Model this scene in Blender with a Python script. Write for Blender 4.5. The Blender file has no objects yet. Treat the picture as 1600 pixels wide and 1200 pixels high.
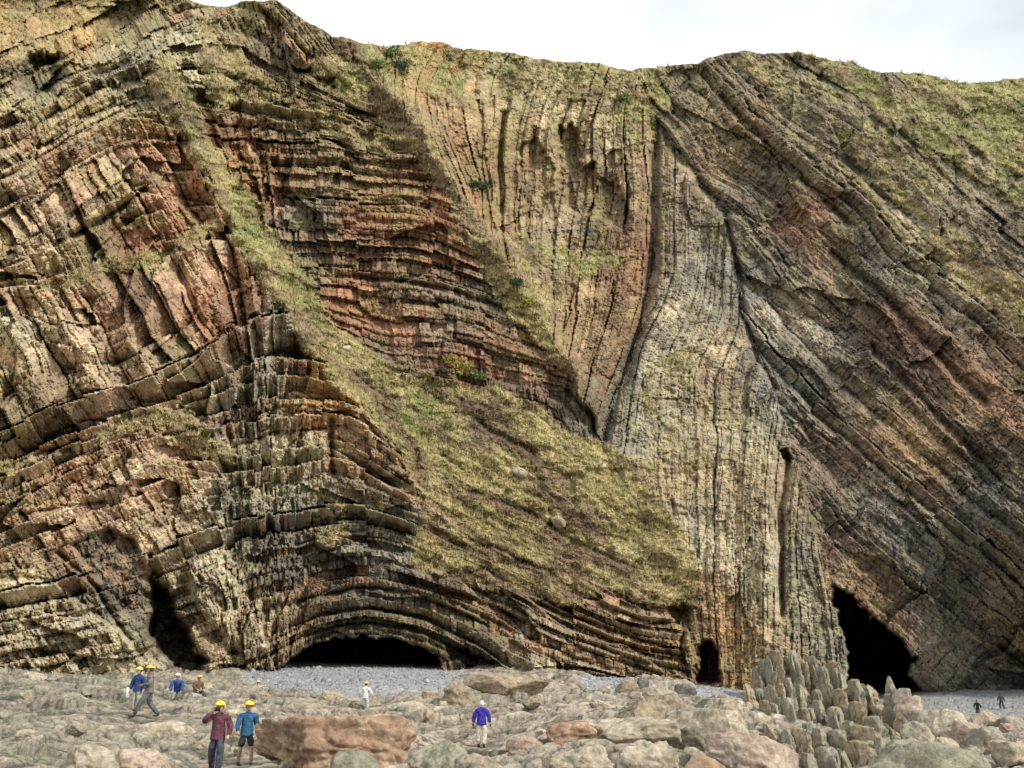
import bpy, bmesh, math, random
import numpy as np
from mathutils import Vector, Matrix, Euler

random.seed(7); rng = np.random.default_rng(11)
scn = bpy.context.scene; C = scn.collection

# ------------------------------------------------------------------ camera
F = 1500.0; TH = math.atan((1091-600)/F); EYE = 1.66
cT, sT = math.cos(TH), math.sin(TH)
cam_d = bpy.data.cameras.new('camera'); cam = bpy.data.objects.new('camera', cam_d); C.objects.link(cam)
cam.location = (0, 0, EYE); cam.rotation_euler = (math.pi/2+TH, 0, 0)
cam_d.sensor_width = 36; cam_d.lens = 36*F/1600; cam_d.clip_end = 3000; cam_d.clip_start = 0.1
scn.camera = cam
scn.render.resolution_x = 1024; scn.render.resolution_y = 768

# ------------------------------------------------------------------ light
SUN_DIR = Vector((0.70, -0.55, 0.62)).normalized()      # towards the sun
elev = math.asin(SUN_DIR.z); azim = math.atan2(SUN_DIR.x, SUN_DIR.y)
w = bpy.data.worlds.new('World'); scn.world = w; w.use_nodes = True
nt = w.node_tree; nt.nodes.clear()
out = nt.nodes.new('ShaderNodeOutputWorld'); bgn = nt.nodes.new('ShaderNodeBackground')
sky = nt.nodes.new('ShaderNodeTexSky'); sky.sky_type = 'NISHITA'; sky.sun_disc = False
sky.sun_elevation = elev; sky.sun_rotation = azim
tc = nt.nodes.new('ShaderNodeTexCoord'); mp = nt.nodes.new('ShaderNodeMapping'); mp.inputs['Scale'].default_value = (1, 1, 2.2)
nz = nt.nodes.new('ShaderNodeTexNoise'); nz.inputs['Scale'].default_value = 2.1; nz.inputs['Detail'].default_value = 5
nz.inputs['Roughness'].default_value = 0.45
rp = nt.nodes.new('ShaderNodeValToRGB')
rp.color_ramp.elements[0].position = 0.36; rp.color_ramp.elements[0].color = (5.6, 6.05, 6.35, 1)
rp.color_ramp.elements[1].position = 0.62; rp.color_ramp.elements[1].color = (9.4, 9.5, 9.55, 1)
mx = nt.nodes.new('ShaderNodeMix'); mx.data_type = 'RGBA'; mx.inputs['Factor'].default_value = 0.93
L = nt.links.new
L(tc.outputs['Generated'], mp.inputs['Vector']); L(mp.outputs[0], nz.inputs['Vector']); L(nz.outputs['Fac'], rp.inputs['Fac'])
L(sky.outputs[0], mx.inputs[6]); L(rp.outputs[0], mx.inputs[7]); L(mx.outputs[2], bgn.inputs['Color'])
bgn.inputs['Strength'].default_value = 0.1
L(bgn.outputs[0], out.inputs['Surface'])
sd = bpy.data.lights.new('sun', 'SUN'); so = bpy.data.objects.new('sun', sd); C.objects.link(so)
sd.energy = 2.2; sd.angle = math.radians(3.0); sd.color = (1.0, 0.95, 0.87)
so.rotation_euler = (-SUN_DIR).to_track_quat('-Z', 'Y').to_euler()
vs = scn.view_settings; vs.view_transform = 'Standard'; vs.look = 'None'; vs.gamma = 1; vs.use_curve_mapping = False
vs.exposure = 0.55

# ------------------------------------------------------------------ helpers
def PW(u, v, Y):
    u = np.asarray(u, float); v = np.asarray(v, float); Y = np.asarray(Y, float)
    r = (u-800)/F; up = (600-v)/F
    t = Y/(cT-sT*up)
    return np.stack([r*t, Y+0*t, EYE+(sT+cT*up)*t], -1)
def XU(u, Y, z=0.0):        # world x of photo column u at distance Y, height z
    return (u-800)/F*(Y*cT+(z-EYE)*sT)
def ZV(v, Y):
    up = (600-v)/F
    return EYE+(sT+cT*up)*Y/(cT-sT*up)

RT = [rng.random((256, 256)) for _ in range(12)]
def vn(x, y, s=0):
    R = RT[s % 12]; x = x+s*17.3; y = y+s*9.1
    xi = np.floor(x).astype(np.int64); yi = np.floor(y).astype(np.int64); fx = x-xi; fy = y-yi
    fx = fx*fx*(3-2*fx); fy = fy*fy*(3-2*fy)
    a = R[xi & 255, yi & 255]; b = R[(xi+1) & 255, yi & 255]; c = R[xi & 255, (yi+1) & 255]; d = R[(xi+1) & 255, (yi+1) & 255]
    return (a*(1-fx)+b*fx)*(1-fy)+(c*(1-fx)+d*fx)*fy
def fbm(x, y, o=4, s=0, g=0.5):
    t = 0; a = 1; n = 0
    for i in range(o):
        t = t+a*(vn(x, y, s+i)-0.5); n += a; x = x*2.03+3.1; y = y*2.03+1.7; a *= g
    return t/n*2          # about -1..1
R3 = rng.random((32, 32, 32))
def vn3(p, s=0):
    p = p+s*7.77; i = np.floor(p).astype(np.int64); f = p-i; f = f*f*(3-2*f); i &= 31; j = (i+1) & 31
    r = 0
    for a in (0, 1):
        for b in (0, 1):
            for c in (0, 1):
                wgt = (f[:, 0] if a else 1-f[:, 0])*(f[:, 1] if b else 1-f[:, 1])*(f[:, 2] if c else 1-f[:, 2])
                r = r+wgt*R3[(j if a else i)[:, 0], (j if b else i)[:, 1], (j if c else i)[:, 2]]
    return r-0.5
def sstep(a, b, x):
    t = np.clip((x-a)/(b-a), 0, 1); return t*t*(3-2*t)
def tps_fit(pts, vals, sc=100.0, lam=1e-3):
    P = np.array(pts, float)/sc; n = len(P); V = np.array(vals, float)
    if V.ndim == 1: V = V[:, None]
    d = np.linalg.norm(P[:, None]-P[None], axis=-1); K = np.where(d > 0, d*d*np.log(d+1e-12), 0)+lam*np.eye(n)
    A = np.zeros((n+3, n+3)); A[:n, :n] = K; A[:n, n] = 1; A[:n, n+1:] = P; A[n:, :n] = A[:n, n:].T
    W = np.linalg.solve(A, np.vstack([V, np.zeros((3, V.shape[1]))]))
    return P, W, sc
def tps_eval(m, x, y):
    P, W, sc = m; x = x/sc; y = y/sc; o = W[-3]+x[..., None]*W[-2]+y[..., None]*W[-1]
    for k in range(len(P)):
        d2 = (x-P[k, 0])**2+(y-P[k, 1])**2
        o = o+(0.5*d2*np.log(d2+1e-12))[..., None]*W[k]
    return o
# rasters in photo-plane coordinates
U0, V0 = -300, -100
def raster(fn, pitch):
    us = np.arange(U0, 1901, pitch); vs_ = np.arange(V0, 1201, pitch)
    gu, gv = np.meshgrid(us, vs_); r = fn(gu.astype(float), gv.astype(float))
    return (r if r.ndim == 3 else r[..., None], pitch)
def samp(rs, u, v):
    r, p = rs; x = np.clip((u-U0)/p, 0, r.shape[1]-1.001); y = np.clip((v-V0)/p, 0, r.shape[0]-1.001)
    i = x.astype(int); j = y.astype(int); fx = (x-i)[..., None]; fy = (y-j)[..., None]
    o = (r[j, i]*(1-fx)+r[j, i+1]*fx)*(1-fy)+(r[j+1, i]*(1-fx)+r[j+1, i+1]*fx)*fy
    return o[..., 0] if o.shape[-1] == 1 else o
def pline_dist(u, v, pl, closed=False):
    pl = list(pl); best = np.full(u.shape, 1e9)
    seg = list(zip(pl[:-1], pl[1:]))+([(pl[-1], pl[0])] if closed else [])
    for (a, b), (c, d) in seg:
        dx, dy = c-a, d-b; t = np.clip(((u-a)*dx+(v-b)*dy)/(dx*dx+dy*dy+1e-9), 0, 1)
        best = np.minimum(best, (u-a-t*dx)**2+(v-b-t*dy)**2)
    return np.sqrt(best)
def poly_sd(u, v, pl):                       # positive inside
    d = pline_dist(u, v, pl, True); ins = np.zeros(u.shape, bool); n = len(pl)
    for i in range(n):
        (a, b), (c, e) = pl[i], pl[(i+1) % n]
        if b == e: continue
        cond = ((b > v) != (e > v)) & (u < (c-a)*(v-b)/(e-b)+a); ins ^= cond
    return np.where(ins, d, -d)
def curve(pts, x): 
    p = np.array(pts, float); return np.interp(x, p[:, 0], p[:, 1])

def voro(x, y, s, jit=.9, full=False):
    xi = np.floor(x).astype(np.int64); yi = np.floor(y).astype(np.int64); F1 = np.full(x.shape, 9.); F2 = np.full(x.shape, 9.); cid = np.zeros(x.shape, np.int64); DX = np.zeros(x.shape); DY = np.zeros(x.shape)
    R = RT[s]; Q = RT[(s+1) % 12]
    for a in (-1, 0, 1):
        for b in (-1, 0, 1):
            ci = xi+a; cj = yi+b; px = ci+.5+jit*(R[ci & 255, cj & 255]-.5); py = cj+.5+jit*(Q[ci & 255, cj & 255]-.5)
            d = np.hypot(x-px, y-py); c1 = d < F1; DX = np.where(c1, x-px, DX); DY = np.where(c1, y-py, DY); F2 = np.where(c1, F1, np.minimum(F2, d)); cid = np.where(c1, (ci & 255)*256+(cj & 255), cid); F1 = np.where(c1, d, F1)
    return (F1, F2, cid, DX, DY) if full else (F1, F2, cid)
def tag(o, label=None, cat=None, group=None, kind=None):
    if label: o['label'] = label
    if cat: o['category'] = cat
    if group: o['group'] = group
    if kind: o['kind'] = kind
    return o
def grid_mesh(name, co, faces, col=None, mats=(), smooth=False, midx=None):
    me = bpy.data.meshes.new(name); k = faces.shape[1]; nf = len(faces)
    me.vertices.add(len(co)); me.vertices.foreach_set('co', np.ascontiguousarray(co, dtype=np.float32).ravel())
    me.loops.add(nf*k); me.loops.foreach_set('vertex_index', np.ascontiguousarray(faces, dtype=np.int32).ravel())
    me.polygons.add(nf); me.polygons.foreach_set('loop_start', np.arange(0, nf*k, k, dtype=np.int32))
    if col is not None:
        ca = me.color_attributes.new('Col', 'FLOAT_COLOR', 'POINT')
        c4 = np.ones((len(co), 4), np.float32); c4[:, :col.shape[1]] = col
        ca.data.foreach_set('color', c4.ravel())
    for m in mats: me.materials.append(m)
    me.update(calc_edges=True)
    me.polygons.foreach_set('use_smooth', np.full(nf, smooth))
    if midx is not None: me.polygons.foreach_set('material_index', midx.astype(np.int32))
    return me
def sub_obj(name, co, faces, col, mats, parent, smooth=False):
    used = np.unique(faces); remap = np.zeros(len(co), np.int32) if False else None
    f2 = np.searchsorted(used, faces)
    me = grid_mesh(name, co[used], f2, col[used], mats, smooth)
    o = bpy.data.objects.new(name, me); C.objects.link(o)
    if parent: o.parent = parent
    return o

# ------------------------------------------------------------------ materials
def mat(name, rough=0.9):
    m = bpy.data.materials.new(name); m.use_nodes = True; n = m.node_tree; b = n.nodes['Principled BSDF']
    b.inputs['Roughness'].default_value = rough; b.inputs['Specular IOR Level'].default_value = 0.25
    return m, n, b
def N(n, t, **k):
    x = n.nodes.new(t)
    for a, b in k.items():
        if a in x.inputs.keys(): x.inputs[a].default_value = b
        else: setattr(x, a, b)
    return x
def attr_rock(name, scales=(1.2, 6.0), bump=0.25, rough=0.92, stretch=(1, 1, 1), amp=0.45):
    m, n, b = mat(name, rough); l = n.links.new
    at = N(n, 'ShaderNodeAttribute', attribute_name='Col')
    g = N(n, 'ShaderNodeNewGeometry'); mpn = N(n, 'ShaderNodeMapping'); mpn.inputs['Scale'].default_value = stretch
    l(g.outputs['Position'], mpn.inputs['Vector'])
    n1 = N(n, 'ShaderNodeTexNoise', Scale=scales[0], Detail=6.0, Roughness=0.65)
    n2 = N(n, 'ShaderNodeTexNoise', Scale=scales[1], Detail=5.0, Roughness=0.7)
    l(mpn.outputs[0], n1.inputs['Vector']); l(mpn.outputs[0], n2.inputs['Vector'])
    a1 = N(n, 'ShaderNodeMapRange'); a1.inputs['From Min'].default_value = 0.3; a1.inputs['From Max'].default_value = 0.7
    a1.inputs['To Min'].default_value = 1-amp; a1.inputs['To Max'].default_value = 1+amp
    l(n1.outputs['Fac'], a1.inputs['Value'])
    a2 = N(n, 'ShaderNodeMapRange'); a2.inputs['From Min'].default_value = 0.3; a2.inputs['From Max'].default_value = 0.7
    a2.inputs['To Min'].default_value = 1-amp*.8; a2.inputs['To Max'].default_value = 1+amp*.8
    l(n2.outputs['Fac'], a2.inputs['Value'])
    mu = N(n, 'ShaderNodeMath', operation='MULTIPLY'); l(a1.outputs[0], mu.inputs[0]); l(a2.outputs[0], mu.inputs[1])
    vm = N(n, 'ShaderNodeVectorMath', operation='SCALE'); l(at.outputs['Color'], vm.inputs[0]); l(mu.outputs[0], vm.inputs['Scale'])
    l(vm.outputs[0], b.inputs['Base Color'])
    bp = N(n, 'ShaderNodeBump', Strength=bump, Distance=0.3); l(n2.outputs['Fac'], bp.inputs['Height']); l(bp.outputs[0], b.inputs['Normal'])
    return m
M_cliff = attr_rock('folded_sandstone', (0.5, 2.6), 0.2, amp=0.30)
def add_cracks(m, scale=(1.1, 2.6, 2.6)):
    n = m.node_tree; l = n.links.new; b = n.nodes['Principled BSDF']; g = N(n, 'ShaderNodeNewGeometry'); wn = N(n, 'ShaderNodeTexNoise', Scale=1.3, Detail=4.0); l(g.outputs['Position'], wn.inputs['Vector'])
    sc = N(n, 'ShaderNodeVectorMath', operation='SCALE'); l(wn.outputs['Color'], sc.inputs[0]); sc.inputs['Scale'].default_value = 1.1
    ad = N(n, 'ShaderNodeVectorMath', operation='ADD'); l(g.outputs['Position'], ad.inputs[0]); l(sc.outputs[0], ad.inputs[1])
    mp_ = N(n, 'ShaderNodeMapping'); mp_.inputs['Scale'].default_value = scale; l(ad.outputs[0], mp_.inputs['Vector'])
    vo = N(n, 'ShaderNodeTexVoronoi', Scale=.9); vo.feature = 'DISTANCE_TO_EDGE'; l(mp_.outputs[0], vo.inputs['Vector'])
    mr = N(n, 'ShaderNodeMapRange'); mr.inputs['From Max'].default_value = .07; l(vo.outputs['Distance'], mr.inputs['Value'])
    src = b.inputs['Base Color'].links[0].from_socket; k = N(n, 'ShaderNodeMapRange'); k.inputs['To Min'].default_value = .66; l(mr.outputs[0], k.inputs['Value'])
    vm = N(n, 'ShaderNodeVectorMath', operation='SCALE'); l(src, vm.inputs[0]); l(k.outputs[0], vm.inputs['Scale']); l(vm.outputs[0], b.inputs['Base Color'])
    old = b.inputs['Normal'].links[0].from_socket; bp = N(n, 'ShaderNodeBump', Strength=.45, Distance=.10); l(mr.outputs[0], bp.inputs['Height']); l(old, bp.inputs['Normal']); l(bp.outputs[0], b.inputs['Normal'])
M_grass = attr_rock('cliff_turf', (0.35, 3.0), 0.5, amp=0.35)
M_ground = attr_rock('shore_platform_rock', (2.2, 13.0), 0.7, amp=0.34)
add_cracks(M_ground)
def blade_mat():
    m, n, b = mat('grass_blades', 0.85); at = N(n, 'ShaderNodeAttribute', attribute_name='Col')
    n.links.new(at.outputs['Color'], b.inputs['Base Color']); return m
M_blade = blade_mat()
def rock_mat(name, c1, c2, c3, sc=1.2, bump=0.75):
    m, n, b = mat(name, 0.9); l = n.links.new
    tcn = N(n, 'ShaderNodeTexCoord'); oi = N(n, 'ShaderNodeObjectInfo')
    ad = N(n, 'ShaderNodeVectorMath', operation='ADD'); sc_ = N(n, 'ShaderNodeVectorMath', operation='SCALE'); 
    cb = N(n, 'ShaderNodeCombineXYZ'); l(oi.outputs['Random'], cb.inputs[0]); l(oi.outputs['Random'], cb.inputs[1])
    l(cb.outputs[0], sc_.inputs[0]); sc_.inputs['Scale'].default_value = 57
    g = N(n, 'ShaderNodeNewGeometry'); l(g.outputs['Position'], ad.inputs[0]); l(sc_.outputs[0], ad.inputs[1])
    n1 = N(n, 'ShaderNodeTexNoise', Scale=sc, Detail=6.0, Roughness=0.6); n2 = N(n, 'ShaderNodeTexNoise', Scale=sc*6, Detail=6.0, Roughness=0.7)
    n3 = N(n, 'ShaderNodeTexNoise', Scale=sc*2.3, Detail=4.0)
    for q in (n1, n2, n3): l(ad.outputs[0], q.inputs['Vector'])
    r = N(n, 'ShaderNodeValToRGB'); e = r.color_ramp.elements
    e[0].position = 0.38; e[0].color = (*c1, 1); e[1].position = 0.62; e[1].color = (*c2, 1)
    l(n1.outputs['Fac'], r.inputs['Fac'])
    mr = N(n, 'ShaderNodeMapRange'); mr.inputs['From Min'].default_value = 0.5; mr.inputs['From Max'].default_value = 0.68
    l(n3.outputs['Fac'], mr.inputs['Value'])
    mxn = N(n, 'ShaderNodeMix', data_type='RGBA'); l(mr.outputs[0], mxn.inputs[0]); l(r.outputs[0], mxn.inputs[6]); mxn.inputs[7].default_value = (*c3, 1)
    a2 = N(n, 'ShaderNodeMapRange'); a2.inputs['From Min'].default_value = 0.25; a2.inputs['From Max'].default_value = 0.75
    a2.inputs['To Min'].default_value = 0.45; a2.inputs['To Max'].default_value = 1.5; l(n2.outputs['Fac'], a2.inputs['Value'])
    rr = N(n, 'ShaderNodeMapRange'); rr.inputs['To Min'].default_value = 0.82; rr.inputs['To Max'].default_value = 1.12; l(oi.outputs['Random'], rr.inputs['Value'])
    mu = N(n, 'ShaderNodeMath', operation='MULTIPLY'); l(a2.outputs[0], mu.inputs[0]); l(rr.outputs[0], mu.inputs[1])
    vm = N(n, 'ShaderNodeVectorMath', operation='SCALE'); l(mxn.outputs[2], vm.inputs[0]); l(mu.outputs[0], vm.inputs['Scale'])
    l(vm.outputs[0], b.inputs['Base Color'])
    bp = N(n, 'ShaderNodeBump', Strength=bump, Distance=0.12); l(n2.outputs['Fac'], bp.inputs['Height']); l(bp.outputs[0], b.inputs['Normal'])
    return m
M_cream = rock_mat('cream_sandstone', (0.43, 0.365, 0.26), (0.58, 0.50, 0.375), (0.27, 0.24, 0.17))
M_green = rock_mat('algae_stained_rock', (0.31, 0.295, 0.21), (0.43, 0.39, 0.285), (0.24, 0.235, 0.165))
M_pink = rock_mat('pink_sandstone', (0.42, 0.325, 0.25), (0.54, 0.44, 0.335), (0.30, 0.20, 0.155))
M_red = rock_mat('rusty_red_rock', (0.26, 0.155, 0.10), (0.41, 0.28, 0.185), (0.50, 0.385, 0.265), 0.9)
M_dark = rock_mat('dark_wet_rock', (0.07, 0.065, 0.06), (0.15, 0.14, 0.12), (0.20, 0.19, 0.15))
M_grey = rock_mat('grey_rock', (0.27, 0.245, 0.185), (0.42, 0.375, 0.28), (0.29, 0.27, 0.195))
M_ochre = rock_mat('ochre_rock', (0.34, 0.27, 0.175), (0.45, 0.37, 0.255), (0.24, 0.19, 0.13))

M_peb = attr_rock('pebbles', (2.2, 13.0), .4, amp=.2)
# ------------------------------------------------------------------ cliff: fields
SKY = [(-300, -60), (215, -60), (292, -4), (315, 8), (350, 12), (372, 6), (385, 1), (430, 1), (447, 10), (462, 22), (485, 38), (505, 46), (520, 58), (545, 60),
       (575, 68), (605, 73), (632, 71), (648, 65), (672, 64), (692, 66), (705, 72), (760, 78), (860, 93), (930, 100), (985, 110), (1030, 104), (1090, 98), (1128, 85),
       (1158, 78), (1190, 83), (1225, 83), (1250, 80), (1275, 88), (1300, 95), (1330, 97), (1375, 112), (1440, 114), (1470, 124), (1500, 128), (1550, 128), (1600, 120), (1900, 90)]
gAB = lambda v: curve([(-100, 440), (0, 480), (60, 532), (140, 592), (200, 640), (280, 700), (370, 760), (480, 830), (560, 880), (640, 922), (690, 938), (800, 1005), (900, 1078), (930, 1085), (975, 1062), (1060, 1080), (1200, 1085)], v)
gBC = lambda v: np.maximum(gAB(v), curve([(-100, 1000), (100, 1000), (190, 1024), (330, 1022), (450, 1016), (560, 985), (620, 960), (690, 938), (700, 900)], v))
gCD = lambda v: np.maximum(gBC(v)+1, curve([(-100, 1000), (100, 1001), (190, 1026), (270, 1080), (330, 1130), (420, 1150), (500, 1168), (620, 1215), (690, 1230), (870, 1290), (930, 1308), (1060, 1332), (1200, 1345)], v))
def bed_tps(lines):
    P = []; V = []
    for s, pl in lines:
        for p in pl: P.append(p); V.append(s)
    return tps_fit(P, V, 100.0, 2e-2)
bA = bed_tps([
    (-20, [(-200, 90), (0, 40), (120, 0)]), (60, [(420, 22), (455, 60), (505, 112), (560, 150)]), (60, [(-200, 240), (0, 165), (150, 90), (235, 40)]),
    (180, [(-200, 370), (0, 280), (84, 233), (190, 172), (360, 175), (439, 182), (530, 192), (620, 225)]),
    (240, [(0, 345), (78, 305), (216, 232), (330, 235), (500, 240), (640, 262)]),
    (300, [(-200, 510), (0, 418), (111, 365), (226, 294), (330, 278), (430, 290), (530, 300), (631, 307), (732, 334)]),
    (332, [(450, 322), (530, 330), (665, 341), (746, 375)]),
    (388, [(-200, 570), (0, 478), (230, 398), (340, 370), (450, 380), (530, 388), (631, 391), (750, 430)]),
    (427, [(0, 625), (169, 572), (293, 515), (400, 440), (530, 427), (631, 435), (699, 450), (780, 474), (834, 498)]),
    (500, [(597, 545), (692, 556), (766, 572), (888, 608), (925, 650)]),
    (560, [(-200, 800), (0, 727), (84, 687), (202, 643), (337, 598), (405, 560), (472, 556), (545, 585), (640, 640), (760, 700), (900, 790)]),
    (667, [(-200, 900), (0, 812), (118, 755), (270, 694), (361, 692), (439, 673), (506, 667), (545, 668), (650, 745), (760, 808), (900, 880), (1000, 930)]),
    (800, [(-200, 985), (0, 935), (95, 918), (250, 872), (400, 820), (500, 800), (580, 800), (650, 822), (760, 880), (900, 950), (1050, 1000)]),
    (880, [(650, 890), (720, 915), (800, 950), (930, 1010), (1060, 1050)]),
    (925, [(-200, 1100), (10, 1056), (135, 1033), (250, 1010), (340, 985), (430, 950), (500, 930), (580, 922), (650, 935), (720, 960), (800, 1005), (900, 1045)]),
    (985, [(330, 1075), (430, 1045), (470, 1010), (520, 991), (565, 985), (620, 989), (680, 1008), (740, 1045), (800, 1080)])])
bB = bed_tps([
    (560, [(590, 75), (600, 200), (640, 330)]), (680, [(699, 84), (668, 142), (680, 230), (720, 330)]), (755, [(748, 110), (748, 200), (763, 287), (770, 400)]),
    (785, [(812, 100), (790, 169), (780, 250), (781, 337), (800, 450)]), (880, [(915, 110), (880, 189), (877, 300), (865, 420), (860, 560)]),
    (965, [(983, 115), (963, 216), (967, 287), (950, 420), (915, 560), (900, 640)]), (1020, [(1015, 150), (1020, 300), (1012, 450), (975, 570), (935, 680)])])
bC = bed_tps([
    (0, [(1026, 200), (1022, 330), (1014, 460), (960, 640), (945, 800), (960, 950)]), (60, [(1080, 280), (1075, 420), (1020, 560), (1000, 700), (1010, 850), (1030, 1000)]),
    (110, [(1120, 330), (1110, 430), (1068, 560), (1060, 700), (1070, 850), (1090, 1050)]), (160, [(1165, 500), (1134, 600), (1130, 700), (1125, 850), (1130, 1050)]),
    (240, [(1215, 640), (1205, 700), (1200, 850), (1200, 1100)]), (270, [(1230, 720), (1226, 850), (1222, 1100)]), (350, [(1275, 850), (1290, 930), (1310, 1100)])])
bD = bed_tps([
    (-100, [(1400, 90), (1500, 190), (1600, 270), (1750, 390)]),
    (0, [(1127, 80), (1220, 175), (1316, 236), (1431, 337), (1600, 480), (1750, 600)]), (48, [(1085, 110), (1127, 160), (1202, 235), (1262, 290), (1380, 400), (1600, 585)]),
    (110, [(1040, 170), (1110, 260), (1220, 330), (1306, 400), (1465, 555), (1600, 680), (1750, 815)]), (170, [(1030, 200), (1130, 320), (1240, 440), (1364, 545), (1499, 680), (1566, 737), (1700, 850)]),
    (300, [(1165, 520), (1270, 640), (1400, 750), (1600, 915), (1750, 1030)]), (400, [(1230, 700), (1347, 834), (1450, 915), (1566, 1002), (1700, 1100)]), (470, [(1290, 895), (1303, 915), (1370, 972), (1431, 1026), (1500, 1090)])])
SA, SB, SC, SD = [raster(lambda u, v, b=b: tps_eval(b, u, v)[..., 0], 10) for b in (bA, bB, bC, bD)]

# distance of the cliff surface, rows v=1100..0 step 100, columns u=0..1600 step 100
DEP = np.array([
 [60, 61, 62, 64, 66, 68, 70, 72.5, 75, 78, 82, 96], [65, 66, 67, 69, 71, 73, 75, 77, 79, 82, 86, 97], [70, 71, 72, 74, 76, 78, 80, 82, 84, 86, 89, 96],
 [77, 78, 79, 80, 81, 82, 84, 86, 88, 89, 91, 96], [84, 84, 84, 85, 86, 87, 90, 93, 94, 94, 94, 95], [88, 88, 88, 88.5, 89, 91, 96, 98.5, 99, 98, 97, 97],
 [90, 90, 89.5, 90, 94, 99, 101, 101, 101.5, 102, 104, 106], [90, 90, 91, 94.5, 98, 101.5, 102.5, 103, 104, 106, 112, 114], [91, 91, 94.5, 98, 101, 104, 104.5, 107, 112, 115, 117, 118],
 [92, 93, 98, 101, 104, 107, 111, 113, 115.5, 117, 119, 120], [94, 95.5, 101, 104, 107, 111, 114, 116, 118, 119.5, 121, 122], [97, 99, 102, 104.5, 108, 112, 116, 119, 120, 120, 121, 122],
 [98, 98, 100, 103, 108, 113, 117, 119, 119, 119, 121, 123], [104, 104, 103, 105, 110, 114, 116, 117, 117, 118, 121, 123], [112, 109, 105, 104, 107, 110, 112, 114, 116, 118, 121, 123],
 [115, 112, 107, 104, 104, 106, 109, 112, 115, 118, 121, 123], [114, 110, 104, 101, 101, 104, 107, 110, 114, 118, 122, 124]], float)
def base_depth(u, v):
    x = np.clip(u/100, -2.5, 18.5); y = np.clip((1100-v)/100, -1, 12.4)
    xc = np.clip(x, 0, 15.999); yc = np.clip(y, 0, 10.999); i = xc.astype(int); j = yc.astype(int); fx = xc-i; fy = yc-j
    fx = fx*fx*(3-2*fx)*.5+fx*.5; fy = fy*fy*(3-2*fy)*.3+fy*.7
    D = DEP
    o = (D[i, j]*(1-fx)+D[i+1, j]*fx)*(1-fy)+(D[i, j+1]*(1-fx)+D[i+1, j+1]*fx)*fy
    return o+(x-xc)*np.where(x < 0, 5, -2)+np.where(y < 0, (y-yc)*2.0, 0)

GR = [  # (polygon, strength)
 ([(232, 95), (262, 80), (300, 150), (330, 225), (375, 285), (415, 330), (445, 380), (480, 440), (520, 500), (600, 560), (650, 590), (700, 595), (765, 600), (840, 650), (925, 690), (975, 690), (1040, 785), (1105, 890), (1085, 955), (1010, 945), (940, 925), (880, 950), (800, 935), (720, 908), (655, 888), (640, 830), (655, 765), (610, 700), (552, 630), (490, 560), (440, 490), (375, 400), (345, 320), (300, 250), (245, 160)], 1.0),
 ([(530, 62), (592, 72), (650, 150), (705, 260), (765, 350), (835, 450), (890, 560), (905, 598), (872, 590), (800, 500), (752, 430), (715, 340), (655, 262), (580, 190), (500, 130), (470, 105)], 0.95),
 ([(765, 352), (830, 372), (900, 378), (972, 376), (965, 418), (905, 440), (880, 480), (850, 530), (800, 450)], 0.85),
 ([(292, 10), (345, 30), (385, 80), (440, 135), (520, 150), (590, 190), (650, 250), (600, 252), (520, 225), (430, 170), (370, 160), (330, 190), (300, 120)], 0.55),
 ([(50, 438), (150, 400), (240, 388), (345, 335), (352, 362), (250, 415), (140, 445), (60, 462)], 0.8),
 ([(110, 690), (180, 655), (250, 630), (295, 640), (350, 690), (372, 725), (320, 725), (270, 690), (220, 680), (140, 705)], 0.8),
 ([(415, 292), (560, 300), (690, 316), (702, 328), (560, 313), (425, 303)], 0.8),
 ([(-50, 722), (40, 722), (30, 748), (-50, 750)], 0.8),
 ([(1240, 70), (1700, 70), (1700, 330), (1600, 330), (1520, 285), (1430, 225), (1340, 160)], 0.75),
 ([(1400, 175), (1470, 190), (1540, 250), (1500, 260), (1430, 225)], 1.0),
 ([(560, 50), (985, 90), (985, 150), (900, 170), (760, 160), (700, 190), (650, 150), (600, 90)], 0.5),
 ([(985, 90), (1060, 90), (1050, 170), (1010, 250), (970, 220), (960, 150)], 0.6),
 ([(-100, 95), (60, 70), (200, 20), (260, -60), (-100, -60)], 0.45),
 ([(1090, 90), (1260, 80), (1330, 160), (1600, 420), (1700, 560), (1560, 520), (1440, 420), (1300, 300), (1180, 180)], 0.42),
 ([(490, 760), (540, 770), (560, 840), (520, 870), (470, 850)], 0.4),
 ([(1050, 830), (1090, 860), (1120, 960), (1080, 950)], 0.5),
 ([(1010, 560), (1090, 520), (1120, 650), (1110, 800), (1010, 850), (960, 760)], 0.3)]
def f_gr(u, v):
    o = np.full(u.shape, -0.4)
    for pl, s in GR: o = np.maximum(o, np.clip(poly_sd(u, v, pl)/14, -1, 1)*0.5+0.5*s-0.5+0.0*u+ (s-1)*0.25)
    return o
RG = raster(f_gr, 4)
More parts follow.
